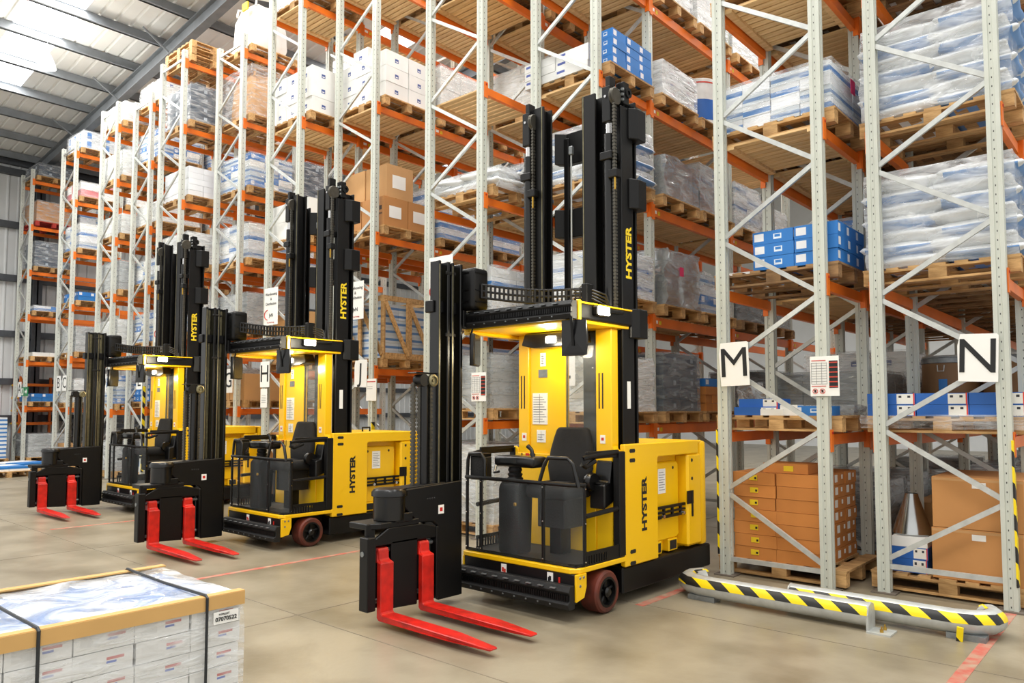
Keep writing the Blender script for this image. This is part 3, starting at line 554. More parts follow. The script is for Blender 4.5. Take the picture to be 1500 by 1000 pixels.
# ------------------------------------------------------------------ pallet racking
HU = 8.8
def upright_mesh(m, key):
    if ('up', key) in CACHE: return CACHE[('up', key)]
    p = [(-.05, -.045), (-.018, -.045), (-.014, -.037), (.014, -.037), (.018, -.045), (.05, -.045), (.05, -.014), (.042, -.01), (.042, .01), (.05, .014), (.05, .045), (.03, .045), (.03, -.02), (-.03, -.02), (-.03, .045), (-.05, .045), (-.05, .014), (-.042, .01), (-.042, -.01), (-.05, -.014)]
    CACHE[('up', key)] = G().prism(p, 2, 0, HU).mesh('upright', m); return CACHE[('up', key)]
def brace_mesh(L_):
    k = ('br', round(L_, 2))
    if k not in CACHE:
        CACHE[k] = G().box(-L_/2, L_/2, -.014, .014, -.021, .021).mesh('brace', 'galv')
    return CACHE[k]
RACKS = {}
def rack(letter, XR, XL, Y0, levels, frames, n0, P, near, decks=(), notch=0):
    T = thing('pallet_rack', f'grey and orange pallet racking row marked {letter}', 'pallet rack', (XR, Y0, 0), 0, 'pallet racking rows')
    w_ = XR-XL; RACKS[letter] = dict(XR=XR, XL=XL, Y0=Y0, levels=levels, frames=frames, near=near)
    um = upright_mesh('upright' if near else 'upright_far', near)
    for fi, fy in enumerate(frames):
        for sx, x in (('r', -.05), ('l', -w_+.05)):
            o = link('upright', um, T, (x, fy+.045, 0))
            if fi == 0: cbox('foot_plate', 'footplate', .2, .16, .012, o, (0, 0, 0))
        xa, xb = -w_+.095, -.095
        zs = []; z = n0; left = True
        while z-P/2 > .2: z -= P/2; left = not left
        zs = []
        while z < HU-.15: zs.append((z, left)); z += P/2; left = not left
        for i in range(len(zs)-1):
            (za, la), (zb, lb_) = zs[i], zs[i+1]
            x0_ = xa if la else xb; x1_ = xb if la else xa
            dx, dz = x1_-x0_, (zb-.03)-(za+.03); L_ = math.hypot(dx, dz)
            link('brace', brace_mesh(L_), T, ((x0_+x1_)/2, fy+.03, (za+zb)/2), (0, -math.atan2(dz, dx), 0))
        for z in (zs[0][0]-.04, HU-.18):
            link('brace', brace_mesh(xb-xa), T, ((xa+xb)/2, fy+.03, z))
    for fi in range(len(frames)-1):
        ya, yb_ = frames[fi]+.09, frames[fi+1]; L_ = yb_-ya; bh = .095 if L_ < 1.6 else .12
        for li, z in enumerate(levels):
            for x, sgn in ((-.05, 1), (-w_+.05, -1)):
                bm_ = cbox('beam', 'orange', .05, L_, bh, T, (x, (ya+yb_)/2, z-bh))
                if near or fi == 0:
                    for ye in (-L_/2-.03, L_/2+.03):
                        c = cbox('beam_connector', 'orange', .012, .06, .2, bm_, (sgn*.057, ye, -.06))
                        cbox('beam_connector', 'orange', .05, .012, .2, bm_, (sgn*.03, ye*(1-.035/abs(ye)), -.06))
                    if near and sgn > 0 and fi == 0: cbox('safety_pin', 'redpin', .008, .02, .02, bm_, (.065, -L_/2-.03, .1))
                if near and sgn > 0 and fi > 0: cbox('beam_label', 'yellow_label', .004, .05, .05, bm_, (.027, -L_/2+.16, .03)); cbox('beam_label', 'paper', .004, .08, .04, bm_, (.027, -L_/2+.06, .04))
    for li, bi in decks:
        ya, yb_ = frames[bi]+.1, frames[bi+1]-.01; z = levels[li-1]; n = int((yb_-ya)/.103)
        for k in range(n): cbox('deck_board', 'wood_deck', w_-.12, .083, .02, T, (-w_/2, ya+.05+k*.103, z+.001))
        for x in (-.13, -w_+.13): cbox('deck_bearer', 'wood_deck', .07, yb_-ya, .03, T, (x, (ya+yb_)/2, z-.03))
    return T
LV6 = lambda a, s=1.375: [a+s*k for k in range(6)]
F3 = [0, 1.16, 3.45, 5.75]
rack('N', 0, -1.03, 0, [1.37, 2.69, 4.06, 5.42, 6.8], [0, 1.16, 3.45, 5.75, 8.05], .276, 1.155, True)
rack('M', -1.33, -2.38, -.25, [1.37, 2.77, 4.2, 5.6, 7.0], [0, 1.16, 3.45, 5.75, 8.05], .81, 1.22, True, [(3, 0), (4, 0), (3, 1), (4, 1), (2, 1)])
rack('L', -3.95, -4.97, 0, [1.4, 2.77, 4.2, 5.53, 6.9, 8.3], [0, 1.16, 3.45, 5.75, 8.05], .26, 1.18, True, [(4, 0), (5, 0), (4, 1), (5, 1), (3, 1), (2, 1), (3, 2), (4, 2), (5, 2)])
rack('K', -5.43, -6.5, -.4, [1.44, 2.6, 4.27, 5.69, 7.05, 8.4], F3, .91, 1.2, True, [(4, 0), (4, 1), (5, 1), (5, 0), (3, 1)])
rack('J', -8.09, -9.15, 0, [2.21, 4.26, 6.3, 8.35], F3, .47, 1.16, True, [(3, 0), (3, 1), (2, 1), (4, 0), (4, 1)])
rack('H', -9.45, -10.46, -.45, [2.21, 4.26, 6.28, 8.3], F3, 1.1, 1.165, True, [(3, 0), (3, 1), (4, 0), (4, 1)])
F2 = [0, 1.16, 3.45]
rack('G', -12.14, -13.18, 0, [1.6, 2.95, 4.3, 5.69, 7.09, 8.46], F2, .57, 1.15, False, [(5, 1)])
rack('F', -13.65, -14.72, -.45, [1.6, 2.95, 4.35, 5.7, 7.23, 8.58], F2, 1.2, 1.155, False)
rack('E', -16.2, -17.18, 0, [1.6, 2.95, 4.32, 5.67, 7.17, 8.5], F2, .6, 1.15, False)
rack('D', -17.33, -18.32, -.3, [1.55, 2.9, 4.21, 5.53, 6.91, 8.22], F2, .9, 1.17, False)
rack('C', -20.9, -21.98, 0, [1.6, 2.95, 4.33, 5.74, 7.15, 8.48], F2, .6, 1.15, False)
rack('A', -24.5, -25.52, 0, [1.65, 3.0, 4.36, 5.7, 7.07, 8.46], F2, .7, 1.15, False)

# ------------------------------------------------------------------ pallets and loads
ORD = ['floor', 'level one', 'level two', 'level three', 'level four', 'level five', 'level six']
BAY = ['front bay', 'second bay', 'third bay', 'fourth bay']
PW, PD, PH = 1.2, 1.0, .144
def pallet_parts(T, m, W_, D_):
    for k in range(7): cbox('top_board', m, .1 if k % 3 else .13, D_, .02, T, (-W_/2+.06+k*(W_-.12)/6, 0, .124))
    for y in (-1, 0, 1):
        cbox('stringer_board', m, W_, .1, .02, T, (0, y*(D_/2-.05), .104)); cbox('bottom_board', m, W_, .1, .02, T, (0, y*(D_/2-.05), 0))
        for x in (-1, 0, 1): cbox('block', m, .14, .1, .084, T, (x*(W_/2-.07), y*(D_/2-.05), .02))
def pallet_mesh(m, W_, D_):
    k = ('pal', m, W_, D_)
    if k not in CACHE:
        g = G()
        for i in range(7): xc = -W_/2+.06+i*(W_-.12)/6; g.box(xc-.05, xc+.05, -D_/2, D_/2, .124, .144)
        for y in (-1, 0, 1):
            yc = y*(D_/2-.05); g.box(-W_/2, W_/2, yc-.05, yc+.05, .104, .124).box(-W_/2, W_/2, yc-.05, yc+.05, 0, .02)
            for x in (-1, 0, 1): xc = x*(W_/2-.07); g.box(xc-.07, xc+.07, yc-.05, yc+.05, .02, .104)
        CACHE[k] = g.mesh('pallet', m)
    return CACHE[k]
def pallet(loc, label, parts, m='wood', W_=PW, D_=PD, rz_=0, group='wooden pallets in the racks'):
    if parts:
        T = thing('pallet', label, 'pallet', loc, rz_, group); pallet_parts(T, m, W_, D_)
    else:
        T = tag(link('pallet', pallet_mesh(m, W_, D_), None, loc, (0, 0, rz_)), label, 'pallet', group)
    return T
def film_mesh(w_, d_, h_, m, seed, amp=.02):
    k = ('film', round(w_, 2), round(d_, 2), round(h_, 2), m, seed)
    if k in CACHE: return CACHE[k]
    g = G(); n = 28; mz = max(4, int(h_/.09)); per = []
    for i in range(n):
        t = i/n*4; s = int(t); u = t-s
        c = [(-.5, -.5), (.5, -.5), (.5, .5), (-.5, .5)]; a = c[s]; b_ = c[(s+1) % 4]
        per.append(((a[0]+(b_[0]-a[0])*u)*w_, (a[1]+(b_[1]-a[1])*u)*d_))
    rows = []
    for j in range(mz+1):
        z = h_*j/mz; r = []
        for x, y in per:
            q = noisy((x+seed*7, y, z*2.2), 3.5, amp); r.append((x*(1-.02*(j == mz))+q.x, y*(1-.02*(j == mz))+q.y, z+q.z*.4))
        rows.append(r)
    vs = [v for r in rows for v in r]; fs = [(j*n+i, j*n+(i+1) % n, (j+1)*n+(i+1) % n, (j+1)*n+i) for j in range(mz) for i in range(n)]
    fs.append(tuple(range(mz*n, (mz+1)*n)))
    g.add(vs, fs); CACHE[k] = g.mesh('stretch_film', m, 0, True); return CACHE[k]
def pos(row, li, bi, slot=0, dx=0):
    dx += {'E': .06, 'D': -.06}.get(row, 0)
    r = RACKS[row]; z = r['levels'][li-1] if li else 0
    y0 = r['Y0']+r['frames'][bi]+.1; y1 = r['Y0']+r['frames'][bi+1]
    y = (y0+y1)/2 if bi == 0 else y0+.56+slot*1.1
    return Vector(((r['XR']+r['XL'])/2+dx, y, z+.022))
def where(row, li, bi, slot): return f'{ORD[li]} of row {row}, {BAY[bi]}' + ((' near side', ' far side')[slot] if bi else '')
def grid(T, name, m, n, size, skip_inner=True, jit=.004, alt=None):
    nx, ny, nz = n; w_, d_, h_ = size
    for k in range(nz):
        for i in range(nx):
            for j in range(ny):
                if skip_inner and 0 < i < nx-1 and 0 < j < ny-1 and k < nz-1: continue
                mm = m if isinstance(m, str) else m[(i*7+j*3+k*5) % len(m)]
                cbox(name, mm, w_-.006, d_-.006, h_-.003, T, ((i-(nx-1)/2)*w_+random.uniform(-jit, jit), (j-(ny-1)/2)*d_+random.uniform(-jit, jit), k*h_))
def wrapped(row, li, bi, slot, desc, m, n, size, film='film', wood='wood', dx=0, pdepth=PD, pl=True, amp=.02, extra=None):
    p = pos(row, li, bi, slot, dx); near = RACKS[row]['near'] and bi < 2
    if pl: pallet(p, f'wooden pallet at {where(row, li, bi, slot)}', near, wood, PW, pdepth); p = p+Vector((0, 0, PH))
    T = thing('wrapped_load', f'{desc}, {where(row, li, bi, slot)}', 'pallet load', p, random.uniform(-.02, .02), 'loads on pallets')
    k_ = .91 if amp >= .05 else 1
    grid(T, 'carton', m, n, (size[0]*k_, size[1]*k_, size[2]))
    if film: link('stretch_film', film_mesh(n[0]*size[0]+.05, min(n[1]*size[1]+.05, 1.0-amp), n[2]*size[2]+.02, film, (ord(row)+li*3+bi+slot) % 4, amp), T)
    if extra: extra(T)
    return T
def sack_mesh(w_, d_, h_, m='sack'):
    k = ('sack', w_, d_, h_, m)
    if k not in CACHE:
        bm = bmesh.new(); bmesh.ops.create_cube(bm, size=1); bmesh.ops.subdivide_edges(bm, edges=bm.edges, cuts=3, use_grid_fill=True)
        for v in bm.verts:
            x, y, z = v.co*2; f = 1-.75*max(abs(x), abs(y))**5*.9
            v.co = Vector((x*w_/2*(1-.08*abs(z)), y*d_/2*(1-.08*abs(z)), z*h_/2*max(f, .3)))
            v.co += noisy(v.co, 6, .012)
        for f in bm.faces: f.smooth = True
        me = bpy.data.meshes.new('sack'); bm.to_mesh(me); bm.free(); me.materials.append(MATS[m]); CACHE[k] = me
    return CACHE[k]
print_mat('sack_print', 'E3E7EA', [(.08, .92, 0, 1, 0, .55, '6C97CE'), (0, 1, .1, .9, 0, .55, '6C97CE')])
def sacks(row, li, bi, slot, desc, layers, film='film_mid', wood='wood', hh=.105):
    p = pos(row, li, bi, slot); near = RACKS[row]['near'] and bi < 2
    pallet(p, f'wooden pallet at {where(row, li, bi, slot)}', near, wood); p = p+Vector((0, 0, PH))
    T = thing('wrapped_load', f'{desc}, {where(row, li, bi, slot)}', 'pallet load', p, 0, 'loads on pallets')
    for k in range(layers):
        for i in range(2):
            for j in range(2):
                a = k % 2; w_ = .62 if (i+a) % 2 == 0 else .5
                x = (-.5+(.31 if a == 0 else .25)+i*(.5 if a else .62)*1.0) if True else 0
                xs = [(-.25, .62), (.31, .5)] if a == 0 else [(-.31, .5), (.25, .62)]
                o = link('sack', sack_mesh(.64, .48, .17, 'sack_print' if (k+i) % 2 else 'sack'), T, (xs[i][0]+random.uniform(-.015, .015), (-.23, .23)[j], hh*(k+.55)), (random.uniform(-.04, .04), random.uniform(-.03, .03), random.uniform(-.05, .05)))
    link('stretch_film', film_mesh(1.18, .97, layers*hh+.05, film, li, .03), T)
    return T
def free_cartons(desc, group, base, n, size, m, rz_=0, jit=.006, face=None, name='carton', cat='carton', words=None):
    nx, ny, nz = n; w_, d_, h_ = size; out = []
    lay = ['bottom layer'] + ['second layer', 'third layer', 'fourth layer', 'fifth layer', 'sixth layer', 'seventh layer'][:nz-2] + (['top layer'] if nz > 1 else [])
    if nz == 1: lay = ['']
    cols = {1: [''], 2: ['left', 'right'], 3: ['left', 'middle', 'right'], 4: ['left', 'centre left', 'centre right', 'right'], 5: ['left', 'second', 'middle', 'fourth', 'right']}[nx]
    deps = {1: [''], 2: ['front', 'back'], 3: ['front', 'middle', 'back'], 4: ['front', 'second', 'third', 'back']}[ny]
    c, s = math.cos(rz_), math.sin(rz_)
    for k in range(nz):
        for i in range(nx):
            for j in range(ny):
                if 0 < i < nx-1 and 0 < j < ny-1 and k < nz-1: continue
                lx, ly = (i-(nx-1)/2)*w_+random.uniform(-jit, jit), (j-(ny-1)/2)*d_+random.uniform(-jit, jit)
                o = cbox(name, m, w_-.006, d_-.006, h_-.003, None, (base[0]+lx*c-ly*s, base[1]+lx*s+ly*c, base[2]+k*h_), (0, 0, rz_+random.uniform(-.01, .01)))
                tag(o, ' '.join(f'{desc}, {lay[k]} {deps[j]} {cols[i]}'.replace(',  ', ', ').split()).rstrip(','), cat, group)
                if face: face(o, i, j, k, w_, d_, h_)
                out.append(o)
    return out
def P_(row, li, bi, slot, desc, wood='wood', D_=PD, dx=0):
    p = pos(row, li, bi, slot, dx); pallet(p, f'wooden pallet at {where(row, li, bi, slot)}', RACKS[row]['near'] and bi < 2, wood, PW, D_); return p+Vector((0, 0, PH))

# --- row N
p = P_('N', 0, 0, 0, 'two big brown cartons and the steel cone')
def lab(o, i, j, k, w_, d_, h_):
    cbox('label', 'paper', .1, .003, .05, o, (.02, -d_/2-.001, h_*.8)); cbox('tape', 'card_pale', w_-.01, .002, .02, o, (0, -d_/2, h_-.03))
for k, z in enumerate((.0, .43)):
    o = cbox('carton', 'card', .66, .95, .427, None, (p.x+.215+.01*k, p.y+.0, p.z+z), (0, 0, .005*k), .004); lab(o, 0, 0, k, .66, .95, .427)
    tag(o, ('lower' if k == 0 else 'upper') + ' big plain brown carton standing on floor pallet of rack row N', 'carton', 'big brown cartons')
for k, (m, w_, h_, z) in enumerate((('c_bluebox', .3, .12, 0), ('c_bluebox', .3, .1, .12), ('white', .28, .09, .22))):
    o = cbox('carton', m, w_, .4, h_-.002, None, (p.x-.32, p.y-.2, p.z+z), (0, 0, .03*k)); tag(o, ['lower blue carton beneath the steel cone', 'upper blue carton beneath the steel cone', 'flat white carton directly under the steel cone'][k], 'carton')
o = G().lathe([(.16, 0), (.165, .01), (.16, .03), (.06, .33), (.055, .36), (.05, .36), (.05, .3)], n=36).build('metal_cone', 'steel_cone', None, smooth=True, loc=(p.x-.33, p.y-.2, p.z+.312))
tag(o, 'shiny steel cone standing on cartons beside the big brown cartons', 'cone')
p = P_('N', 1, 0, 0, 'flat blue and white cartons')
for k in range(2):
    for i in range(3):
        for j in range(2):
            o = cbox('carton', 'c_bluebox', .395, .48, .098, None, (p.x-.4+i*.4, p.y-.25+j*.5, p.z+.0+k*.1), (0, 0, random.uniform(-.01, .01)))
            tag(o, f'flat blue and white carton, rack N first level, {("lower", "upper")[k]} layer {("front", "back")[j]} {("left", "middle", "right")[i]}', 'carton', 'flat blue and white cartons in row N')
o = link('plastic_sheet', film_mesh(1.3, 1.06, .12, 'film', 1, .035), None, (p.x, p.y, p.z-.11)); tag(o, 'crumpled clear plastic sheet round the pallet of flat blue cartons, row N', 'plastic sheet')
sacks('N', 2, 0, 0, 'wrapped white and blue sacks', 7, hh=.118); sacks('N', 3, 0, 0, 'wrapped white and blue sacks', 7, hh=.118)
wrapped('N', 4, 0, 0, 'wrapped white cartons', 'c_white', (3, 3, 3), (.38, .32, .3), wood='wood_dark')
# fibre drums in the second bay
for s_, (dx, dy) in enumerate(((-.22, -.18), (.33, -.2), (.05, .3))):
    p0 = pos('N', 1, 1, 0) if s_ == 0 else p0
    if s_ == 0: pallet(p0, f'wooden pallet under the three brown fibre drums of row N', True, 'wood_dark')
    T = thing('fibre_drum', ['brown fibre drum seen left of the letter N sign', 'brown fibre drum right of the letter N sign post', 'brown fibre drum at the back of three drums, row N'][s_], 'drum', (p0.x+dx, p0.y+dy, p0.z+PH), .4+s_, 'fibre drums')
    G().lathe([(.24, 0), (.26, .01), (.26, .56), (.24, .57)], n=32).build('drum_body', 'drumboard', T, smooth=True)
    for z in (.01, .52): G().lathe([(.262, 0), (.268, .005), (.268, .05), (.262, .055)], (0, 0, z), 2, 32).build('rim', 'galv_dark', T, smooth=True)
    G().lathe([(.0, .57), (.25, .57), (.262, .585), (.25, .6), (0, .6)], n=32).build('lid', 'galv', T, smooth=True)
    for a in (-.5, 1.6): G().tube([(.27*math.cos(-1.6+a-.12), .27*math.sin(-1.6+a-.12), .5), (.275*math.cos(-1.6+a-.1), .275*math.sin(-1.6+a-.1), .44), (.275*math.cos(-1.6+a+.1), .275*math.sin(-1.6+a+.1), .44), (.27*math.cos(-1.6+a+.12), .27*math.sin(-1.6+a+.12), .5)], .006, 6).build('handle', 'galv', T)
    G().add([(.263*math.cos(-2.2+t*.1), .263*math.sin(-2.2+t*.1), z) for z in (.12, .36) for t in range(4)], [(t, t+1, t+5, t+4) for t in range(3)]).build('label', 'blue', T)
# --- row M
p = P_('M', 0, 0, 0, 'stack of orange brown cartons')
def mface(o, i, j, k, w_, d_, h_):
    if j == 0 and i == 0: cbox('yellow_label', 'yellow_label', .08, .003, .05, o, (.0, -d_/2-.001, h_*.35)); cbox('label_mark', 'ink', .02, .002, .02, o, (.022, -d_/2-.003, h_*.35+.012))
    if i == 1: cbox('white_label', 'paper', .003, .07, .07, o, (w_/2+.001, random.uniform(-.08, -.05), h_*.25)); cbox('white_label', 'paper', .003, .035, .04, o, (w_/2+.001, random.uniform(.05, .1), h_*.45))
free_cartons('orange brown carton on floor pallet of row M', 'orange brown cartons on the floor pallet', (p.x-.02, p.y, p.z), (2, 3, 7), (.42, .33, .118), 'card_orange', 0, .008, mface)
o = cbox('carton', 'card_orange', .42, .32, .09, None, (p.x+.05, p.y-.28, p.z+.827), (0, 0, .03)); tag(o, 'single orange brown carton lying on top of the carton stack in row M', 'carton'); cbox('yellow_label', 'yellow_label', .09, .003, .05, o, (.03, -.161, .02))
p = P_('M', 1, 0, 0, 'loose flat cartons and papers')
for k, (m, dx, dy, w_, d_, h_, z, rz_, lb_) in enumerate((('c_bluebox', -.22, -.3, .44, .3, .08, 0, .02, 'flat blue and white carton at left, lower of two, row M first level'), ('c_bluebox', -.2, -.28, .4, .28, .08, .08, -.03, 'flat blue and white carton at left, upper of two, row M first level'), ('white', -.05, -.42, .22, .12, .06, 0, .05, 'small white labelled carton at front edge, row M first level'), ('c_blue', .3, -.3, .34, .3, .09, 0, -.02, 'blue carton behind the load notice, row M first level'), ('white', .1, -.36, .16, .2, .1, 0, .08, 'white and red carton between blue ones, row M first level'))):
    o = cbox('carton', m, w_, d_, h_, None, (p.x+dx, p.y+dy, p.z+z), (0, 0, rz_)); tag(o, lb_, 'carton', 'loose cartons in row M')
wrapped('M', 1, 1, 0, 'grey wrapped cartons', 'greywrap', (3, 3, 2), (.38, .32, .22), 'film_grey', 'wood_dark')
o = link('plastic_sheet', film_mesh(1.0, .5, .1, 'film_grey', 3, .05), None, (p.x+.05, p.y+.22, p.z)); tag(o, 'grey crumpled plastic film behind loose cartons, row M first level', 'plastic sheet')
p = P_('M', 2, 0, 0, 'three layers of blue cartons', 'wood_dark')
free_cartons('blue carton with white labels, rack row M', 'blue cartons on the second level of row M', (p.x+.2, p.y-.1, p.z), (2, 3, 3), (.4, .26, .125), 'c_blue')
o = cbox('cardboard_sheet', 'paper', .5, .5, .03, None, (p.x-.33, p.y-.1, p.z), (0, 0, .1)); tag(o, 'thin white cardboard pack lying left of blue cartons, row M', 'cardboard')
def pinkx(T): cbox('pink_label', 'pink', .004, .12, .14, T, (.62, .0, .25))
wrapped('M', 3, 0, 0, 'wrapped blue white cartons with pink label', ['c_bluewhite', 'c_navy', 'c_greyblue'], (4, 3, 4), (.285, .31, .115), 'film', 'wood', extra=pinkx)
wrapped('M', 4, 0, 0, 'film wrapped brown cartons', 'card', (3, 2, 3), (.38, .45, .3))
# --- row L
p = P_('L', 4, 0, 0, 'long white cartons and blue cartons')
free_cartons('long white carton on fourth level of row L', 'long white cartons in row L', (p.x-.2, p.y-.1, p.z), (2, 2, 3), (.5, .42, .105), 'c_label')
free_cartons('blue carton beside white cartons on fourth level of row L', 'blue cartons in row L', (p.x+.45, p.y+.02, p.z), (1, 3, 4), (.28, .3, .11), 'c_blue')
sacks('L', 3, 0, 0, 'film wrapped blue and white sacks', 6)
wrapped('L', 2, 0, 0, 'film wrapped white and blue sheets', ['sack', 'c_bluewhite'], (2, 2, 5), (.55, .48, .11), 'film_dense', amp=.03)
wrapped('L', 1, 0, 0, 'grey film wrapped block', 'white', (2, 2, 4), (.55, .48, .16), 'film_dense', amp=.03)
wrapped('L', 5, 0, 0, 'film wrapped brown cartons', 'card', (2, 2, 3), (.55, .48, .25), 'film')
wrapped('L', 0, 0, 0, 'film wrapped pale cartons', 'white', (2, 2, 4), (.55, .48, .16), 'film_dense', amp=.03)
p = P_('L', 4, 1, 0, 'film wrapped white cartons')
T = thing('wrapped_load', 'film wrapped white cartons beside the blue and white drum, row L', 'pallet load', p, 0, 'loads on pallets'); grid(T, 'carton', 'c_label', (3, 2, 3), (.38, .45, .15)); link('stretch_film', film_mesh(1.2, .95, .47, 'film_dense', 2), T)
p = P_('L', 4, 1, 1, 'blue and white drum')
for dx in (.28, -.3):
    T = thing('drum', 'white drum with blue bands on fourth level of row L' + (', aisle side' if dx > 0 else ', back side'), 'drum', (p.x+dx, p.y, p.z), 0, 'white and blue drums')
    G().lathe([(.29, 0), (.3, .01), (.3, .68), (.28, .7), (0, .7)], n=32).build('drum_body', 'drumwhite', T, smooth=True); G().lathe([(.303, 0), (.303, .3)], (0, 0, .08), 2, 32).build('blue_band', 'deepblue', T, smooth=True); G().lathe([(.303, 0), (.303, .02)], (0, 0, .62), 2, 32).build('red_band', 'tape_red', T, smooth=True)
link('stretch_film', film_mesh(.62, .62, .72, 'film', 1, .01), T)
wrapped('L', 3, 1, 0, 'silvery film wrapped sacks', 'sack', (2, 2, 4), (.58, .48, .13), 'film_silver', amp=.07)
wrapped('L', 3, 1, 1, 'film wrapped grey and blue cartons', ['c_greyblue', 'white'], (2, 2, 5), (.5, .45, .14), 'film_silver', amp=.03)
wrapped('L', 3, 2, 0, 'tall film wrapped white cartons', ['white', 'c_greyblue'], (2, 2, 5), (.5, .45, .14), 'film_dense', amp=.03); wrapped('L', 3, 2, 1, 'film wrapped white cartons', 'white', (2, 2, 4), (.5, .45, .14), 'film_dense')
def pinky(T): cbox('pink_label', 'pink', .004, .1, .12, T, (.63, -.1, .4))
wrapped('L', 2, 1, 0, 'silvery film wrapped sacks with pink label', 'sack', (2, 2, 6), (.58, .48, .12), 'film_silver', amp=.06, extra=pinky)
wrapped('L', 2, 1, 1, 'loosely wrapped blue and white cartons', ['c_navy', 'c_blue', 'c_greyblue'], (3, 2, 4), (.35, .42, .14), 'film', amp=.06)
wrapped('L', 2, 2, 0, 'grey film wrapped cartons', 'darkwrap', (2, 2, 4), (.5, .45, .14), 'film_grey', 'wood_dark'); wrapped('L', 2, 2, 1, 'grey film wrapped low load', 'greywrap', (2, 2, 2), (.5, .45, .16), 'film_grey', 'wood_dark')
wrapped('L', 1, 1, 0, 'tall blue film wrapped cartons', 'c_dark', (2, 2, 5), (.55, .45, .15), 'film_grey')
p = P_('L', 1, 1, 1, 'brown and blue cartons')
free_cartons('small brown carton on first level of row L', 'small brown cartons in row L', (p.x+.3, p.y-.22, p.z), (2, 2, 3), (.26, .2, .115), 'card_orange')
free_cartons('blue carton beside small brown cartons in row L', 'small blue cartons in row L', (p.x+.34, p.y+.2, p.z), (1, 1, 3), (.26, .22, .12), 'c_blue')
o = cbox('carton', 'c_blue', .5, .36, .11, None, (p.x+.3, p.y-.24, p.z+.347)); tag(o, 'wide blue carton lying on the small brown cartons in row L', 'carton')
wrapped('L', 1, 2, 0, 'grey film bundle', 'greywrap', (2, 2, 3), (.5, .45, .14), 'film_silver', 'wood_dark', amp=.07); wrapped('L', 1, 2, 1, 'dark wrapped cartons', 'darkwrap', (2, 2, 4), (.5, .45, .16), 'film_grey', 'wood_dark')
for li, m in ((5, 'white'), (6, 'c_white')):
    for bi in (1, 2):
        for s_ in (0, 1): wrapped('L', li, bi, s_, 'film wrapped white cartons', m, (2, 2, 3), (.52, .46, .26), 'film_dense')
# --- row K
def lumps(row, li, bi, slot, desc, h_=.28, m='sack', wood='wood'):
    p = P_(row, li, bi, slot, desc, wood)
    T = thing('wrapped_load', f'{desc}, {where(row, li, bi, slot)}', 'pallet load', p, 0, 'loads on pallets')
    for k in range(2):
        for i in range(2):
            for j in range(2): link('sack', sack_mesh(.66, .5, .2, m), T, ((-.31, .31)[i]+random.uniform(-.03, .03), (-.22, .22)[j], .08+k*.11), (random.uniform(-.1, .1), random.uniform(-.1, .1), random.uniform(-.1, .1)))
    link('stretch_film', film_mesh(1.28, .9, h_, 'film_dense', 3, .06), T, (0, 0, -.03))
lumps('K', 3, 0, 0, 'sagging white wrapped sacks')
wrapped('K', 2, 0, 0, 'film wrapped white and light blue cartons', ['sack', 'c_bluewhite', 'white'], (2, 2, 5), (.56, .48, .125), 'film', amp=.03)
wrapped('K', 1, 0, 0, 'pale grey wrapped block, crumpled top', 'sack', (2, 2, 4), (.56, .48, .17), 'film_grey', amp=.05)
wrapped('K', 5, 0, 0, 'film wrapped cartons', 'card', (2, 2, 2), (.56, .48, .2), 'film', 'wood_dark')
wrapped('K', 0, 0, 0, 'pale film wrapped cartons', 'sack', (2, 2, 4), (.56, .46, .24), 'film_dense', amp=.03)
for li, m, f in ((1, 'card', None), (2, 'c_navy', 'film'), (3, 'c_bluewhite', 'film'), (4, 'white', 'film_dense'), (5, 'greywrap', 'film_grey')):
    for s_ in (0, 1): wrapped('K', li, 1, s_, {'card': 'brown cartons', 'c_navy': 'navy and white cartons', 'c_bluewhite': 'blue and white cartons', 'white': 'white wrapped cartons', 'greywrap': 'grey wrapped cartons'}[m], m, (2, 2, 4), (.5, .46, .17), f)
# --- row J
p = P_('J', 3, 0, 0, 'white cartons with blue labels')
free_cartons('white carton with small blue label, third level of row J', 'white cartons in row J', (p.x, p.y, p.z), (3, 2, 3), (.38, .46, .25), 'c_white')
o = cbox('carton', 'c_white', .38, .44, .25, None, (p.x-.2, p.y-.15, p.z+.75)); tag(o, 'single white carton topping the white stack in row J', 'carton')
p = P_('J', 2, 0, 0, 'brown cartons with white sheets')
def sheetx(o, i, j, k, w_, d_, h_): 
    cbox('label_sheet', 'paper', .003, d_*.5, h_*.4, o, (w_/2+.002, -d_*.04, h_*.3)); cbox('tape', 'card_edge', w_+.004, .03, .004, o, (0, 0, h_-.002))
free_cartons('brown carton on second level of row J', 'brown cartons in row J', (p.x+.02, p.y, p.z), (2, 2, 1), (.56, .48, .46), 'c_brownblack', 0, .01, sheetx)
for i, dx in enumerate((-.25, .3)):
    o = cbox('carton', 'card_pale', .54, .52, .52, None, (p.x+dx, p.y-.15, p.z+.46), (0, 0, -.03)); sheetx(o, 0, 0, 0, .54, .52, .52); tag(o, ('left' if i == 0 else 'right') + ' tall brown carton with white sheet standing on brown cartons, row J', 'carton', 'brown cartons in row J')
p = P_('J', 1, 0, 0, 'wooden crate of blue and white cartons')
T = thing('wooden_crate', 'open wooden crate with diagonal brace holding blue and white cartons, row J', 'crate', p, 0)
for x in (-.57, 0, .57):
    for y in (-.47, .47): cbox('crate_post', 'wood', .08, .03, .95, T, (x, y, 0))
for y in (-.47, .47):
    cbox('crate_rail', 'wood', 1.2, .03, .08, T, (0, y, .88))
    L_ = math.hypot(.57, .82)
    for sx in (-1, 1): link('crate_diagonal', G().box(-L_/2, L_/2, -.012, .012, -.04, .04).mesh('crate_diagonal', 'wood'), T, (sx*.285, y*1.04, .46), (0, math.atan2(.82, .57)*1, 0))
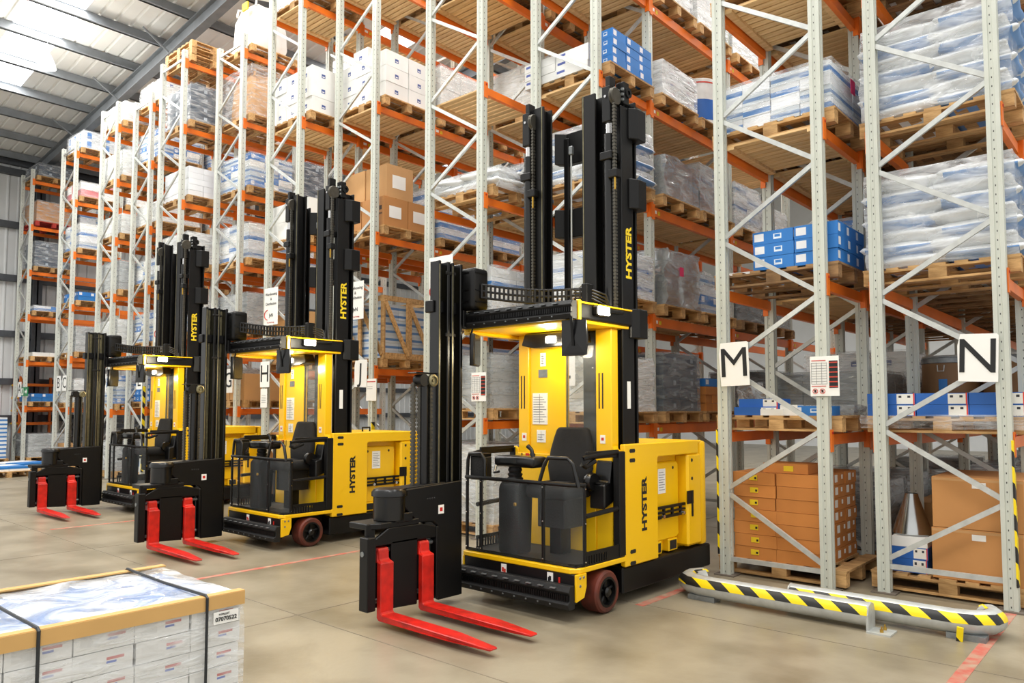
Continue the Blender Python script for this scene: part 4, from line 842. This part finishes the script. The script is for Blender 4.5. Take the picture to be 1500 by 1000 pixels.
for x in (-.59, .59):
    cbox('crate_rail', 'wood', .03, .98, .08, T, (x, 0, .88)); cbox('crate_rail', 'wood', .03, .98, .08, T, (x, 0, 0))
    cbox('crate_post', 'wood', .03, .1, .95, T, (x*1.02, .02, 0))
    for sy in (-1, 1): link('crate_diagonal', G().box(-.012, .012, -.48, .48, -.035, .035).mesh('crate_diagonal', 'wood'), T, (x*1.04, sy*.24, .46), (-math.atan2(.8, .45), 0, 0))
grid(T, 'carton', 'c_greyblue', (3, 3, 7), (.36, .28, .12))
wrapped('J', 0, 0, 0, 'film wrapped grey blue cartons', 'c_greyblue', (3, 2, 6), (.36, .45, .15), 'film', 'wood_dark')
wrapped('J', 4, 0, 0, 'film wrapped white cartons', 'c_white', (3, 2, 3), (.36, .45, .25), 'film')
for li, m in ((1, 'c_greyblue'), (2, 'c_bluewhite'), (3, 'white'), (4, 'card')):
    for s_ in (0, 1): wrapped('J', li, 1, s_, {'c_greyblue': 'grey blue cartons', 'c_bluewhite': 'blue and white cartons', 'white': 'white cartons', 'card': 'brown cartons'}[m], m, (3, 2, 5), (.36, .46, .18), 'film')
# --- row H
p = P_('H', 3, 0, 0, 'white cartons')
free_cartons('white carton on third level of row H', 'white cartons in row H', (p.x, p.y, p.z), (3, 2, 3), (.38, .46, .26), 'c_white')
p = P_('H', 2, 0, 0, 'big white cartons')
free_cartons('big white carton on second level of row H', 'big white cartons in row H', (p.x, p.y, p.z), (2, 2, 2), (.56, .48, .3), 'white')
p = P_('H', 1, 0, 0, 'brown cartons')
free_cartons('brown carton on first level of row H', 'brown cartons in row H', (p.x, p.y, p.z), (2, 2, 2), (.5, .46, .4), 'card_pale')
wrapped('H', 4, 0, 0, 'film wrapped pale cartons', 'white', (2, 2, 3), (.56, .48, .25), 'film_dense')
wrapped('H', 0, 0, 0, 'brown cartons', 'card', (2, 2, 4), (.5, .46, .26), None)
for li, m in ((1, 'greywrap'), (2, 'c_navy'), (3, 'c_greyblue')):
    for s_ in (0, 1): wrapped('H', li, 1, s_, {'greywrap': 'grey wrapped cartons', 'c_navy': 'navy and white cartons', 'c_greyblue': 'grey blue cartons'}[m], m, (3, 2, 4), (.36, .46, .18), 'film')
# --- far rows, bay by bay
def bulk(row, li, desc, sc_=1.0, m='bulk'):
    p = P_(row, li, 0, 0, desc)
    T = thing('bulk_bag', f'{desc}, {where(row, li, 0, 0)}', 'bulk bag', p, .015)
    g = G(); n = 24; rows = []
    for z, r in ((0, .5), (.15, .56), (.45, .56), (.75, .52), (.9, .44), (.97, .3), (.99, .0)):
        rr = []
        for k in range(n):
            a = 2*math.pi*k/n; q = 1/max(abs(math.cos(a)), abs(math.sin(a)))**.55
            pt = Vector((math.cos(a)*r*q*.92, math.sin(a)*r*q*.68, z*sc_)); rr.append(pt+noisy(pt, 4, .04))
        rows.append(rr)
    g.add([v for r in rows for v in r], [(i*n+k, i*n+(k+1) % n, (i+1)*n+(k+1) % n, (i+1)*n+k) for i in range(len(rows)-1) for k in range(n)])
    g.build('bag_body', m, T, smooth=True)
    for x in (-.35, .35): G().tube([(x, -.3, .85*sc_), (x, -.28, 1.0*sc_), (x, 0, 1.06*sc_), (x, .28, 1.0*sc_), (x, .3, .85*sc_)], .025, 6).build('lifting_loop', m, T, smooth=True)
    if m == 'bulk': G().box(.1, .3, -.45, -.42, .8, .95).build('yellow_tag', 'yellow_label', T)
bulk('G', 6, 'big white woven bulk bag', 1.05); bulk('G', 5, 'brown goods under dusty clear film', 1.0, 'card_pale')
link('stretch_film', film_mesh(1.12, .94, 1.0, 'film', 2, .05), bpy.data.objects['bulk_bag.001'])
for k in range(3):
    p = pos('F', 6, 0, 0); pallet(p+Vector((0, 0, k*PH)), f'empty wooden pallet, {("bottom", "middle", "top")[k]} of the stack crowning rack row F', False)
SPEC = {'bw': ('blue and white cartons', ['c_bluewhite', 'white', 'c_greyblue', 'c_navy'], (3, 2, 4), (.36, .46, .17), 'film'), 'nv': ('navy and white cartons', 'c_navy', (3, 3, 5), (.36, .31, .12), None),
        'wh': ('white cartons', 'c_white', (3, 2, 3), (.37, .46, .24), 'film'), 'ws': ('white wrapped sheets', 'white', (2, 2, 4), (.56, .48, .15), 'film_dense'), 'gb': ('grey blue cartons', ['c_greyblue', 'white', 'c_blue', 'c_greyblue'], (3, 3, 5), (.36, .31, .13), 'film'),
        'br': ('brown carton block', 'card', (1, 1, 1), (1.1, .95, .62), 'film'), 'dk': ('dark navy cartons', 'c_dark', (3, 2, 4), (.36, .46, .19), 'film'), 'sw': ('white cartons with blue rings', 'c_swirl', (3, 2, 3), (.37, .46, .24), 'film'),
        'pk': ('pink and white cartons', ['pinkwrap', 'white'], (3, 2, 3), (.37, .46, .2), 'film'), 'lo': ('low blue and white packs', ['c_bluewhite', 'blue'], (3, 2, 1), (.36, .45, .16), 'film'), 'bl': ('loose blue cartons', ['blue', 'white', 'c_blue'], (4, 3, 2), (.26, .3, .12), None),
        'gw': ('grey film wrapped block', 'sack', (2, 2, 4), (.55, .48, .17), 'film_grey'), 'fl': ('flat white packs', ['white', 'yellow_label', 'white'], (3, 2, 1), (.37, .46, .12), None), 'bx': ('blue cartons', 'c_blue', (3, 2, 4), (.36, .45, .13), None), 'cb': ('pair of brown cartons', 'card_pale', (2, 2, 1), (.55, .48, .5), None)}
PLAN = {'G': ['cb', 'cb', 'gw', 'bw', 'gb', '', ''], 'F': ['gw', 'bw', 'gb', 'ws', 'nv', 'dk', ''], 'E': ['bl', 'bx', 'gb', 'bw', 'ws', 'gb', 'wh'], 'D': ['gw', 'gb', 'ws', 'gw', 'ws', 'ws', 'ws'],
        'C': ['cb', 'ws', 'gw', 'bl', 'bw', 'pk', 'sw'], 'A': ['gw', 'bl', 'fl', 'lo', 'dk', 'br', 'dk']}
for row, pl in PLAN.items():
    for li, c in enumerate(pl):
        if c:
            d, m, n, s_, f = SPEC[c]; n = (n[0], n[1], max(1, n[2]-(2 if (row, li) == ('A', 6) else (li == 6))-random.choice((0, 0, 1))*(li < 6))); wrapped(row, li, 0, 0, d, m, n, s_, f, 'redwood' if (row, li) == ('A', 5) else 'wood')
        c2 = ['gb', 'ws', 'cb', 'bw', 'gw', 'wh', 'dk'][(li*3+ord(row)) % 7]
        if li and random.random() < .6 and not (row in 'CA' and li in (3, 4)): d, m, n, s_, f = SPEC[c2]; wrapped(row, li, 1, 0, d, m, n, s_, f, 'wood')
# deep bays of the two rows nearest the camera
for row in 'MN':
    for bi in (1, 2, 3):
        for li in range(0, 5):
            for s_ in (0, 1):
                if (row, bi, li, s_) in (('N', 1, 1, 0), ('M', 1, 1, 0)): continue
                c = ['cb', 'gw', 'gb', 'ws', 'bw', 'cb', 'gw', 'wh'][(li*5+bi*3+s_*2+ord(row)) % 8]
                if li == 0 and bi == 1: c = 'cb' if row == 'N' else 'gw'
                d, m, n, z_, f = SPEC[c]; wrapped(row, li, bi, s_, d, m, n, z_, f, 'wood_dark')

# ------------------------------------------------------------------ signs on the rack ends
def sign(letter, x0, x1, z0, z1, y, size, tilt=0):
    cx_, cz = (x0+x1)/2, (z0+z1)/2
    T = thing('aisle_sign', f'white sheet with black letter {letter} on the rack end', 'sign', (cx_, y, cz), 0, 'rack letter signs'); T.rotation_euler = (0, tilt, 0)
    w_, h_ = (x1-x0)/2, (z1-z0)/2
    G().prism([(-w_+.01, -h_), (w_, -h_), (w_, h_*.93), (w_*.9, h_), (-w_+.02, h_), (-w_, h_*.5)], 1, -.002, .002).build('sheet', 'paper', T)
    text('letter', letter, size*1.12, 'ink', T, (0, -.004, 0), FRONT)
sign('N', -.36, -.07, 1.82, 2.21, -.02, .36, .04); sign('M', -2.345, -2.045, 1.82, 2.24, -.27, .36, -.03)
sign('L', -4.6, -4.28, 1.87, 2.28, -.02, .36); sign('J', -8.51, -8.2, 1.93, 2.35, -.02, .36, .03); sign('H', -10.49, -10.2, 1.955, 2.38, -.47, .36)
sign('G', -12.55, -12.24, 1.9, 2.35, -.02, .36); sign('E', -16.54, -16.22, 2.03, 2.42, -.02, .36); sign('B', -21.7, -21.36, 2.07, 2.48, -.02, .36); sign('C', -21.24, -20.93, 2.07, 2.48, -.02, .36)
sign('K', -6.2, -5.9, 1.9, 2.3, -.42, .36); sign('D', -17.75, -17.45, 2.0, 2.4, -.32, .36); sign('F', -14.2, -13.9, 1.95, 2.35, -.47, .36); sign('A', -24.98, -24.66, 1.95, 2.4, -.02, .36)
def notice(nm, x, z, y, w_=.25, h_=.355):
    T = thing('load_notice', f'white rack load notice with black and red panels on upright of row {nm}', 'notice', (x, y, z), 0, 'rack load notices')
    cbox('plate', 'paper', w_, .006, h_, T, (0, 0, -h_/2))
    cbox('black_panel', 'ink', w_*.3, .002, h_*.68, T, (w_*.31, -.004, -h_*.3))
    for k in range(6): cbox('red_bar', 'tape_red', w_*.29, .002, .01, T, (w_*.31, -.006, -h_*.28+k*h_*.12))
    g = G()
    for k in range(9): g.box(-w_*.46, w_*.08, -.006, -.003, -h_*.2+k*h_*.065, -h_*.2+k*h_*.065+.003)
    for k in range(4): g.box(-w_*.46+k*w_*.18, -w_*.46+k*w_*.18+.002, -.006, -.003, -h_*.2, h_*.34)
    g.build('printed_table', 'grey_ink', T)
    cbox('red_bar', 'tape_red', w_*.5, .002, .008, T, (-w_*.2, -.005, h_*.38)); cbox('red_bar', 'tape_red', w_*.5, .002, .006, T, (-w_*.2, -.005, -h_*.26))
    for sx in (-.33, -.08):
        G().lathe([(.024, 0), (.024, -.003), (.019, -.003), (.019, 0), (.024, 0)], (sx*w_, -.003, -h_*.38), 1, 20).build('prohibition_ring', 'tape_red', T)
        G().box(-.02, .02, -.005, -.003, -.003, .003).build('prohibition_bar', 'tape_red', T, loc=(sx*w_, 0, -h_*.38), rot=(0, R(45), 0)); cbox('pictogram', 'ink', .018, .002, .025, T, (sx*w_, -.004, -h_*.38-.012))
notice('M', -1.35, 1.89, -.26); notice('K', -5.47, 1.87, -.41)
o = cbox('load_notice', 'paper', .24, .004, .33, None, (-8.1, -.012, 1.72)); tag(o, 'faded blank notice sheet hanging on the upright below letter J side', 'notice')
cbox('red_bar', 'tape_red', .2, .002, .015, o, (0, -.003, .28)); [cbox('printed_line', 'grey_ink', .12, .002, .006, o, (-.03, -.003, .18+.03*k)) for k in range(2)]
o = cbox('load_notice', 'paper', .2, .004, .31, None, (-10.36, -.47, 1.62)); tag(o, 'plain white sheet hanging under the letter H sign', 'notice'); [cbox('printed_line', 'grey_ink', .13, .002, .006, o, (0, -.003, .08+.03*k)) for k in range(5)]
def poster(nm, x0, x1, z0, z1, y):
    T = thing('poster', f'white company poster reading warehousing and distribution on frame of row {nm}', 'poster', ((x0+x1)/2, y, (z0+z1)/2), 0, 'white posters on rack ends')
    w_, h_ = x1-x0, z1-z0; cbox('sheet', 'paper', w_, .004, h_, T, (0, 0, -h_/2))
    for s_, z in (('Warehousing', .33), ('&', .2), ('Distribution', .07)): text('lettering', s_, w_*.16, 'ink', T, (0, -.004, z*h_), FRONT)
    text('lettering', 'The Total Package', w_*.07, 'tape_red', T, (0, -.004, -.43*h_), FRONT)
    g = G(); g.tube([(-.2*w_+.28*w_*math.cos(a), -.004, -.22*h_+.2*w_*math.sin(a)) for a in [R(100+k*16) for k in range(11)]], .008, 5); g.build('logo_swoosh', 'tape_red', T)
    text('logo', 'JvN', w_*.2, 'ink', T, (.02*w_, -.004, -.24*h_), FRONT, .001)
poster('K', -6.37, -5.93, 2.96, 3.59, -.42); poster('J', -8.72, -8.3, 2.98, 3.57, -.02); poster('H', -10.39, -9.98, 2.98, 3.6, -.47); poster('F', -14.6, -14.2, 2.95, 3.55, -.47)
T = thing('exit_sign', 'green emergency exit sign with white arrow at the far left rack', 'sign', (-24.38, -.0125, 2.1), 0)
cbox('plate', 'green_sign', .62, .012, .26, T, (0, 0, -.13)); G().prism([(.05, -.03), (.17, -.03), (.17, -.08), (.26, 0), (.17, .08), (.17, .03), (.05, .03)], 1, -.012, -.007).build('arrow', 'paper', T); G().prism([(-.26, -.1), (-.08, -.1), (-.08, .1), (-.26, .1)], 1, -.01, -.007).build('running_figure_panel', 'paper', T); G().prism([(-.22, -.08), (-.15, -.02), (-.12, -.08), (-.12, .08), (-.2, .06)], 1, -.013, -.01).build('running_figure', 'green_sign', T)
# hazard tape on the end uprights
for nm, x, y, z1 in (('left post of row M', -2.385, -.25, 1.4), ('right post of row N', .004, 0, 1.35), ('left post of row K', -6.505, -.4, 1.5), ('right post of row J', -8.085, 0, 1.4), ('right post of row E', -16.195, 0, 2.1), ('left post of row F', -14.725, -.45, 1.5), ('right post of row F', -13.645, -.45, 1.9)):
    o = G().box(-.012, .004, -.012, .045, .2, z1).build('hazard_tape', 'hazard', loc=(x, y, 0)); tag(o, f'yellow and black hazard tape strip on {nm}', 'tape', 'hazard tape strips')

# ------------------------------------------------------------------ floor guard rails
def guard(label, x0, x1, y, nose):
    T = thing('guard_rail', label, 'guard rail', ((x0+x1)/2, y, 0), 0, 'floor guard rails'); xa, xb = x0-T.location.x, x1-T.location.x
    pts = [(xa, 0, .11)]+[(xa+(xb-xa)*k/10, 0, .11) for k in range(1, 10)]+[(xb, 0, .11)]
    if nose < 0: pts = [(xa+.05, .3, .11), (xa+.0, .2, .11), (xa+.02, .1, .11), (xa+.1, .03, .11)]+[(xa+.2+(xb-xa-.2)*k/8, 0, .11) for k in range(9)]
    else: pts = [(xa+(xb-xa-.2)*k/8, 0, .11) for k in range(9)]+[(xb-.1, .03, .11), (xb-.02, .1, .11), (xb, .2, .11), (xb-.05, .3, .11)]
    G().tube(pts, .085, 20).build('tube', 'galv', T, smooth=True)
    for a0 in (35, 112):
        g = G(); A = []
        for i, p in enumerate(pts):
            p = Vector(p); d = (Vector(pts[min(i+1, len(pts)-1)])-Vector(pts[max(i-1, 0)])).normalized(); s_ = Vector((-d.y, d.x, 0)); s_ = s_ if s_.y < 0 else -s_
            if nose < 0 and i < 2 or nose > 0 and i > len(pts)-3: s_ = Vector((nose, 0, 0))
            A.append([p+(s_*math.cos(R(a))+Vector((0, 0, 1))*math.sin(R(a)))*.0865 for a in ((a0-32, a0-16, a0, a0+16) if a0 < 90 else (a0, a0+12, a0+24))])
        k = len(A[0]); g.add([v for r in A for v in r], [(i*k+j, i*k+j+1, (i+1)*k+j+1, (i+1)*k+j) for i in range(len(A)-1) for j in range(k-1)])
        g.build('hazard_tape', 'hazard', T, smooth=True)
    e = xb if nose < 0 else xa
    G().prism([(-.085, .0), (.085, 0), (.085, .12), (.06, .18), (0, .2), (-.06, .18), (-.085, .12)], 0, e-.008, e+.008).build('end_plate', 'galv', T, .002)
    fp = G().box(e+.0, e+.16*(-nose), -.11, .06, 0, .012).build('foot_plate', 'galv', T)
    for yy in (-.06, .02): G().lathe([(.013, 0), (.013, .02), (.006, .021), (.006, .04), (0, .04)], (e-nose*.09, yy, .012), 2, 8).build('anchor_bolt', 'brass', fp)
    G().box((xa+xb)/2-.55*(-nose)-.12, (xa+xb)/2-.55*(-nose)+.12, -.06, .06, 0, .04).build('floor_block', 'galv_dark', T)
guard('striped guard rail in front of row M with end plate near the camera', -2.27, -.74, -1.22, -1); guard('striped guard rail behind, reaching to the right post of row N', -1.4, -.04, -1.0, 1)
o = G().box(-.02, .02, -.01, .004, 0, .1).build('loose_tape', 'hazard', loc=(-.2, -1.1, .0), rot=(.1, .1, 0)); tag(o, 'loose dangling end of hazard tape on the right guard rail', 'tape')

# ------------------------------------------------------------------ strapped pallet load in the foreground
cx_, cy_, x0, x1, y0, y1 = -2.77, -5.85, -.43, .43, -.6, .6
pallet((cx_, cy_, 0), 'wooden pallet under the strapped load in the left foreground', True, 'wood', .86, 1.2)
T = thing('strapped_load', 'white cartons with cardboard edges and black straps in left foreground', 'pallet load', (cx_, cy_, PH))
grid(T, 'carton', 'c_label', (3, 5, 6), (.282, .238, .094))
link('stretch_film', film_mesh(.875, 1.215, .57, 'film', 2, .006), T)
H = .606
g = G(); n = 24
vs = [(x0+.01+(x1-x0-.02)*i/n, y0+.01+(y1-y0-.02)*j/n, H-.008+noisy((i*.12, j*.16, 3), 1.6, .02).z) for j in range(n+1) for i in range(n+1)]
g.add(vs, [(j*(n+1)+i, j*(n+1)+i+1, (j+1)*(n+1)+i+1, (j+1)*(n+1)+i) for j in range(n) for i in range(n)]); g.build('top_film', 'film_top', T, smooth=True)
G().box(x0+.02, x1-.02, y0+.02, y1-.02, .565, .57).build('top_sheet', 'blue', T)
for xx, s_ in ((x1, 1), (x0, -1)):
    G().box(xx+s_*.008-.004, xx+s_*.008+.004, y0-.005, y1+.005, H-.06, H).box(xx-.04 if s_ > 0 else xx-.008, xx+.008 if s_ > 0 else xx+.04, y0-.005, y1+.005, H-.004, H+.003).build('edge_protector', 'card_edge', T)
for yy in (-.25, .42):
    G().tube([(x1+.016, yy, .0), (x1+.016, yy, H), (x1, yy, H+.008), (0, yy, H+.002), (x0, yy, H+.008), (x0-.016, yy, H), (x0-.016, yy, .0)], .007, 6).build('strap', 'strap', T)
lb = G().box(x1+.006, x1+.009, .455, .575, H-.13, H-.075).build('pallet_label', 'paper', T)
text('label_number', '07070522', .026, 'ink', lb, (x1+.0105, .515, H-.11), RIGHT, .0004); text('label_title', 'N.PALLET', .012, 'ink', lb, (x1+.0105, .505, H-.088), RIGHT)
# ------------------------------------------------------------------ goods on the floor by the left wall
for k, (x, y, rz_, h_, lb_) in enumerate(((-25.35, -.75, 0, 5, 'tall stack'), (-20.0, -1.7, .1, 1, 'near low stack'), (-21.2, -.9, .4, 1, 'far low stack'))):
    pallet((x, y, 0), f'wooden pallet under the {lb_} of blue packs at far left', False, 'wood', 1.2, 1.0, rz_, 'pallets by the left wall')
    T = thing('pallet_load', f'{lb_} of blue and white packs on a floor pallet at far left', 'pallet load', (x, y, PH), rz_); grid(T, 'pack', 'c_bluewhite' if h_ > 1 else ['blue', 'white', 'c_bluewhite'], (2, 2, h_*2), (.55, .45, .12 if h_ > 1 else .05))
T = thing('storage_shelf', 'small orange shelving unit at the far left edge', 'shelf', (-26.0, .75, 0))
for x in (-.3, .3):
    for y in (-.5, .5): cbox('shelf_post', 'orange', .07, .07, 2.6, T, (x, y, 0))
for z in (1.1, 1.5, 1.9, 2.3): cbox('shelf_board', 'orange', .7, 1.1, .08, T, (0, 0, z)); cbox('shelf_edge', 'yellow_label', .72, .03, .03, T, (0, -.56, z+.02))
T = thing('wall_rack', 'dark steel cantilever rails stored along the left wall', 'rack', (-26.25, 4.2, 0))
for z in (.55, .95, 1.15): cbox('rail', 'dark_steel', .15, 5, .12, T, (0, 0, z))
for y in (-2.2, 0, 2.2): cbox('post', 'dark_steel', .12, .12, 1.4, T, (0, y, 0))
